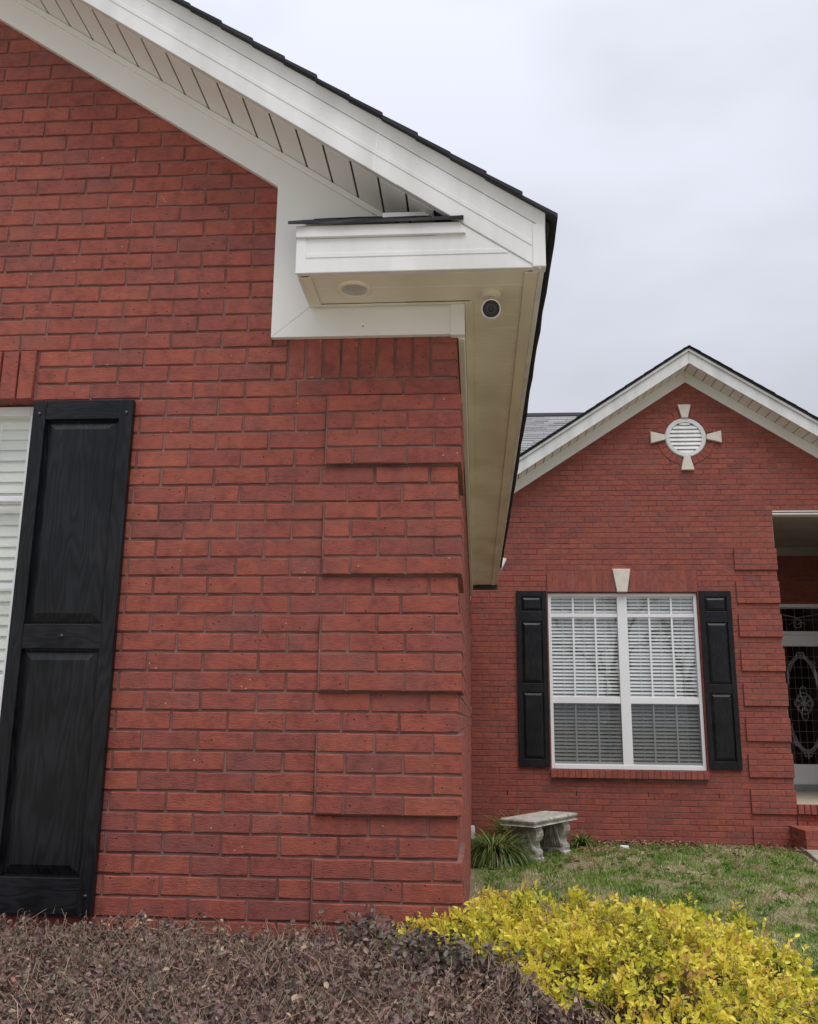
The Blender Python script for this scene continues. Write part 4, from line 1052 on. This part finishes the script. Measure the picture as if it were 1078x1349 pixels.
# strap-leaved clumps by the bench
def clump(label, cx, cy, rad, hgt, n, stops, droop=1., cat='grass clump'):
    h = thing('strap_leaf_clump', label, cat, (cx, cy, -G)); seg = 6
    a = rng.uniform(0, 2*math.pi, n); b0 = rng.uniform(0, rad*.35, n); ln = hgt*rng.uniform(.7, 1.35, n); lean = rng.uniform(.45, 1.05, n)
    P_ = np.stack([cx+b0*np.cos(a), cy+b0*np.sin(a), np.full(n, -G-.01)], 1); V = []
    wd = rng.uniform(.005, .009, n); az = a+rng.normal(0, .35, n); hor = np.stack([np.cos(az), np.sin(az), np.zeros(n)], 1); sd_ = np.stack([-np.sin(az), np.cos(az), np.zeros(n)], 1)
    ang = lean*.55
    for s in range(seg+1):
        w = (wd*(1-(s/seg)**2.5)+.0006)[:, None]; V += [P_-sd_*w, P_+sd_*w]
        st = (ln/seg)[:, None]; P_ = P_+(hor*np.sin(ang)[:, None]+np.array([0, 0, 1])*np.cos(ang)[:, None])*st; ang = ang+lean*droop*.42
        P_[:, 2] = np.maximum(P_[:, 2], -G+.004+.02*rng.random(n))
    V = np.stack(V, 1).reshape(-1, 3); i = np.arange(n)[:, None]*(2*seg+2)
    F = np.concatenate([i+np.array([[2*s, 2*s+1, 2*s+3, 2*s+2]]) for s in range(seg)], 1).reshape(-1, 4)
    M = leaf_mat(cat.replace(' ', '_')+'_leaf_%d' % n, stops, .4, .2)
    fast_mesh('blades', V, F, M, h, np.repeat(rng.random(n), seg))
GS = [(0, (.035, .08, .016)), (.45, (.10, .175, .035)), (.8, (.20, .25, .07)), (.9, (.30, .25, .12)), (1, (.27, .17, .09))]
clump('large green strap-leaved clump between the house corner and the bench', .23, 6.42, .34, .43, 1100, GS, 1.3)
clump('green strap-leaved clump half hidden behind the bench', .50, 7.60, .24, .50, 480, GS, 1.1)
clump('small green tuft behind the right end of the bench', 1.24, 7.74, .12, .28, 120, GS, 1.0)
clump('low flattened dry brown grass clump right of the bench', 1.34, 7.45, .34, .13, 420, [(0, (.20, .11, .06)), (.6, (.34, .22, .13)), (1, (.44, .33, .21))], 2.6, 'dry clump')

# small drain cap in the lawn and fallen leaves litter
cp = thing('drain_cap', 'small pale round drain cap in the lawn by the far wall', 'drain cap', (1.70, 7.62, -G))
MB().lathe([(.06, -.03), (.06, .02), (.055, .028), (.03, .03)], (1.70, 7.62, -G), (0, 0, 1), 24).build('collar', PAVE, cp)
MB().lathe([(.05, .0), (.05, .012), (.042, .016)], (1.70, 7.62, -G+.030), (0, 0, 1), 20).build('lid', VINYL, cp)

# ------------------------------------------------------------------ walk and lawn
wk = MB(); wk.prism_z([(3.72, 8.19), (3.67, 7.6), (3.40, 6.2), (3.1, 4.6), (4.6, 4.3), (5.2, 6.2), (5.24, 7.6), (5.24, 8.19)], -G-.1, -1.372)
w_ = wk.build('walkway', PAVE, kind='structure', bevel=.008); w_['label'] = 'pale concrete walk leading to the porch step'

dv = MB()  # out-of-view paving, added to bounce light up onto soffits and frieze
for i in range(5):
    for j in range(3): dv.box(-9+i*3.6+.006, -9+(i+1)*3.6-.006, -1.75-(j+1)*3.6+.006, -1.75-j*3.6-.006, -G-.08, -G+.03)
o = dv.build('bounce_paving', plain('bounce_concrete', (.48, .45, .385), .9, scale=3, dirt=(.40, .365, .31), bumpv=.3, bscale=70), kind='structure', bevel=.006); o['label'] = 'unseen pale concrete slabs added to bounce light up under the eaves'
def lawn():
    n = 210000
    x = rng.uniform(.04, 7.5, n); y = rng.uniform(-2.5, D-.03, n)
    inw = (y > 4.2) & (x > 3.1-.0+(y-4.6)*.185-.02) & (x < 6.0)
    bush = ((x-.52)/.8)**2+((y+.22)/.5)**2 < 1
    k = ~inw & ~bush; x, y = x[k], y[k]
    p = (np.sin(2.3*x+1.1)*np.cos(1.9*y+.6)+.8*np.sin(5.3*x-3.1*y)+.7*np.cos(4.1*y+7.3*x+1)+.5*np.sin(13*x+9*y)*np.cos(11*y-5*x))/3
    p = p+.25*np.sin(31*x+17*y)*np.sin(23*y-29*x)
    green = p+rng.normal(0, .26, len(x)) > -.10
    dirt = (D-y < .22+.10*np.sin(3*x)) & (rng.random(len(x)) < .75)
    thin = rng.random(len(x)) < np.where(green, 1., .62)
    k = thin & ~dirt; x, y, green = x[k], y[k], green[k]; n = len(x)
    z = -G+.018*np.sin(1.7*x+.4)*np.cos(1.3*y)+.012*np.sin(3.9*x+2*y)-.003
    hgt = np.where(green, rng.uniform(.016, .045, n), rng.uniform(.010, .032, n)); lean = np.where(green, 1.0, 1.8)
    a = rng.uniform(0, 2*math.pi, n); t = np.stack([x+np.cos(a)*hgt*lean*rng.random(n), y+np.sin(a)*hgt*lean*rng.random(n), z+hgt], 1)
    b = rng.uniform(0, math.pi, n); w = rng.uniform(.0025, .0055, n); dx, dy = np.cos(b)*w, np.sin(b)*w
    V = np.stack([np.stack([x-dx, y-dy, z], 1), np.stack([x+dx, y+dy, z], 1), t], 1).reshape(-1, 3)
    F = np.arange(3*n).reshape(-1, 3)
    rnd = np.where(green, rng.uniform(0, .55, n), rng.uniform(.6, 1, n))
    M = leaf_mat('grass_blade', [(0, (.085, .195, .022)), (.3, (.165, .31, .042)), (.55, (.31, .41, .085)), (.62, (.40, .32, .19)), (.8, (.55, .44, .28)), (1, (.66, .55, .38))], .6, .25)
    o = fast_mesh('lawn', V, F, M, None, rnd, kind='stuff'); o['label'] = 'patchy winter lawn of green and straw-coloured grass'; o['category'] = 'grass'
    # taller tufts and weeds among it
    m_ = 1500; tx = rng.uniform(.1, 6, m_); ty = rng.uniform(2, D-.25, m_); kk = ~((ty > 4.0) & (tx > 2.95+(ty-4.6)*.185) & (tx < 6)); tx, ty = tx[kk], ty[kk]; per = 16
    bx_ = np.repeat(tx, per)+rng.normal(0, .018, len(tx)*per); by_ = np.repeat(ty, per)+rng.normal(0, .018, len(tx)*per); nn = len(bx_)
    dd = rand_dir(nn); dd[:, 2] = np.abs(dd[:, 2])*.9+.45; l_ = rng.uniform(.03, .075, nn)
    wt_ = leafset('grass_tufts', None, M, np.stack([bx_, by_, np.full(nn, -G)], 1), dd, rand_dir(nn)+np.array([0, 0, .5]), l_, rng.uniform(.004, .008, nn), np.repeat(rng.uniform(0, .7, len(tx)), per), .15, .35)
    wt_['kind'] = 'stuff'; wt_['label'] = 'taller green tufts dotted through the lawn'; wt_['category'] = 'grass'
    # fallen leaves
    m_ = 900; x = rng.uniform(.1, 6, m_); y = D-.05-rng.exponential(1.2, m_); k = (y > 1) & ~((y > 4.2) & (x > 3.1+(y-4.6)*.185)); x, y = x[k], y[k]; m_ = len(x)
    x = np.concatenate([x, rng.uniform(1.2, 2.6, 320)]); y = np.concatenate([y, D-.04-rng.exponential(.16, 320)]); m_ = len(x)
    pos = np.stack([x, y, np.full(m_, -G+.02)+rng.uniform(0, .025, m_)], 1); d = rand_dir(m_); d[:, 2] *= .25; nr = rand_dir(m_)*.4+np.array([0, 0, 1])
    ln = rng.uniform(.03, .07, m_)
    M = leaf_mat('dead_leaf', [(0, (.10, .05, .03)), (.5, (.20, .11, .065)), (1, (.32, .21, .13))], .8, .1)
    o = leafset('fallen_leaves', None, M, pos, d, nr, ln, ln*.55, rng.random(m_), .2, .25); o['kind'] = 'stuff'; o['label'] = 'brown fallen leaves scattered over the lawn'; o['category'] = 'leaf litter'
lawn()

# ------------------------------------------------------------------ bare trees across the street, seen in the window panes
def bare_tree(x, y, hgt, seed, lab):
    r = random.Random(seed); t = thing('bare_tree', lab, 'tree', (x, y, -G), 'bare trees across the street')
    tr = MB(); br = MB()
    def grow(p, d, ln, rad, lev):
        q = p; pts = [p]; n = 4
        for i in range(n):
            d = (d+Vector((r.gauss(0, .10), r.gauss(0, .10), .05))).normalized(); q = q+d*ln/n; pts.append(q)
        rads = [rad*(1-.45*i/n) for i in range(n+1)]
        (tr if lev == 0 else br).tube(pts, rads, 6 if lev < 2 else 3, cap=False)
        if lev == 5: return
        for k in range(3 if lev else 5):
            i = r.choice((2, 3, 4)); a = r.uniform(0, 6.28); tilt = r.uniform(.35, .85)
            o = d.orthogonal().normalized(); o.rotate(Matrix.Rotation(a, 3, d))
            grow(pts[i], (d*math.cos(tilt)+o*math.sin(tilt)).normalized(), ln*r.uniform(.55, .78), rads[i]*.62, lev+1)
    grow(Vector((x, y, -G-.1)), Vector((0, 0, 1)), hgt*.34, hgt*.022, 0)
    tr.build('trunk', BARK, t, fix=False); br.build('branches', BARK, t, fix=False)
for i, (x, y, hgt) in enumerate(((-9, -19, 9.5), (-3.5, -22, 11), (1.5, -24, 10), (5.5, -20, 12), (10, -23, 11))):
    bare_tree(x, y, hgt, 40+i, 'bare grey-barked tree mirrored in the window glass')
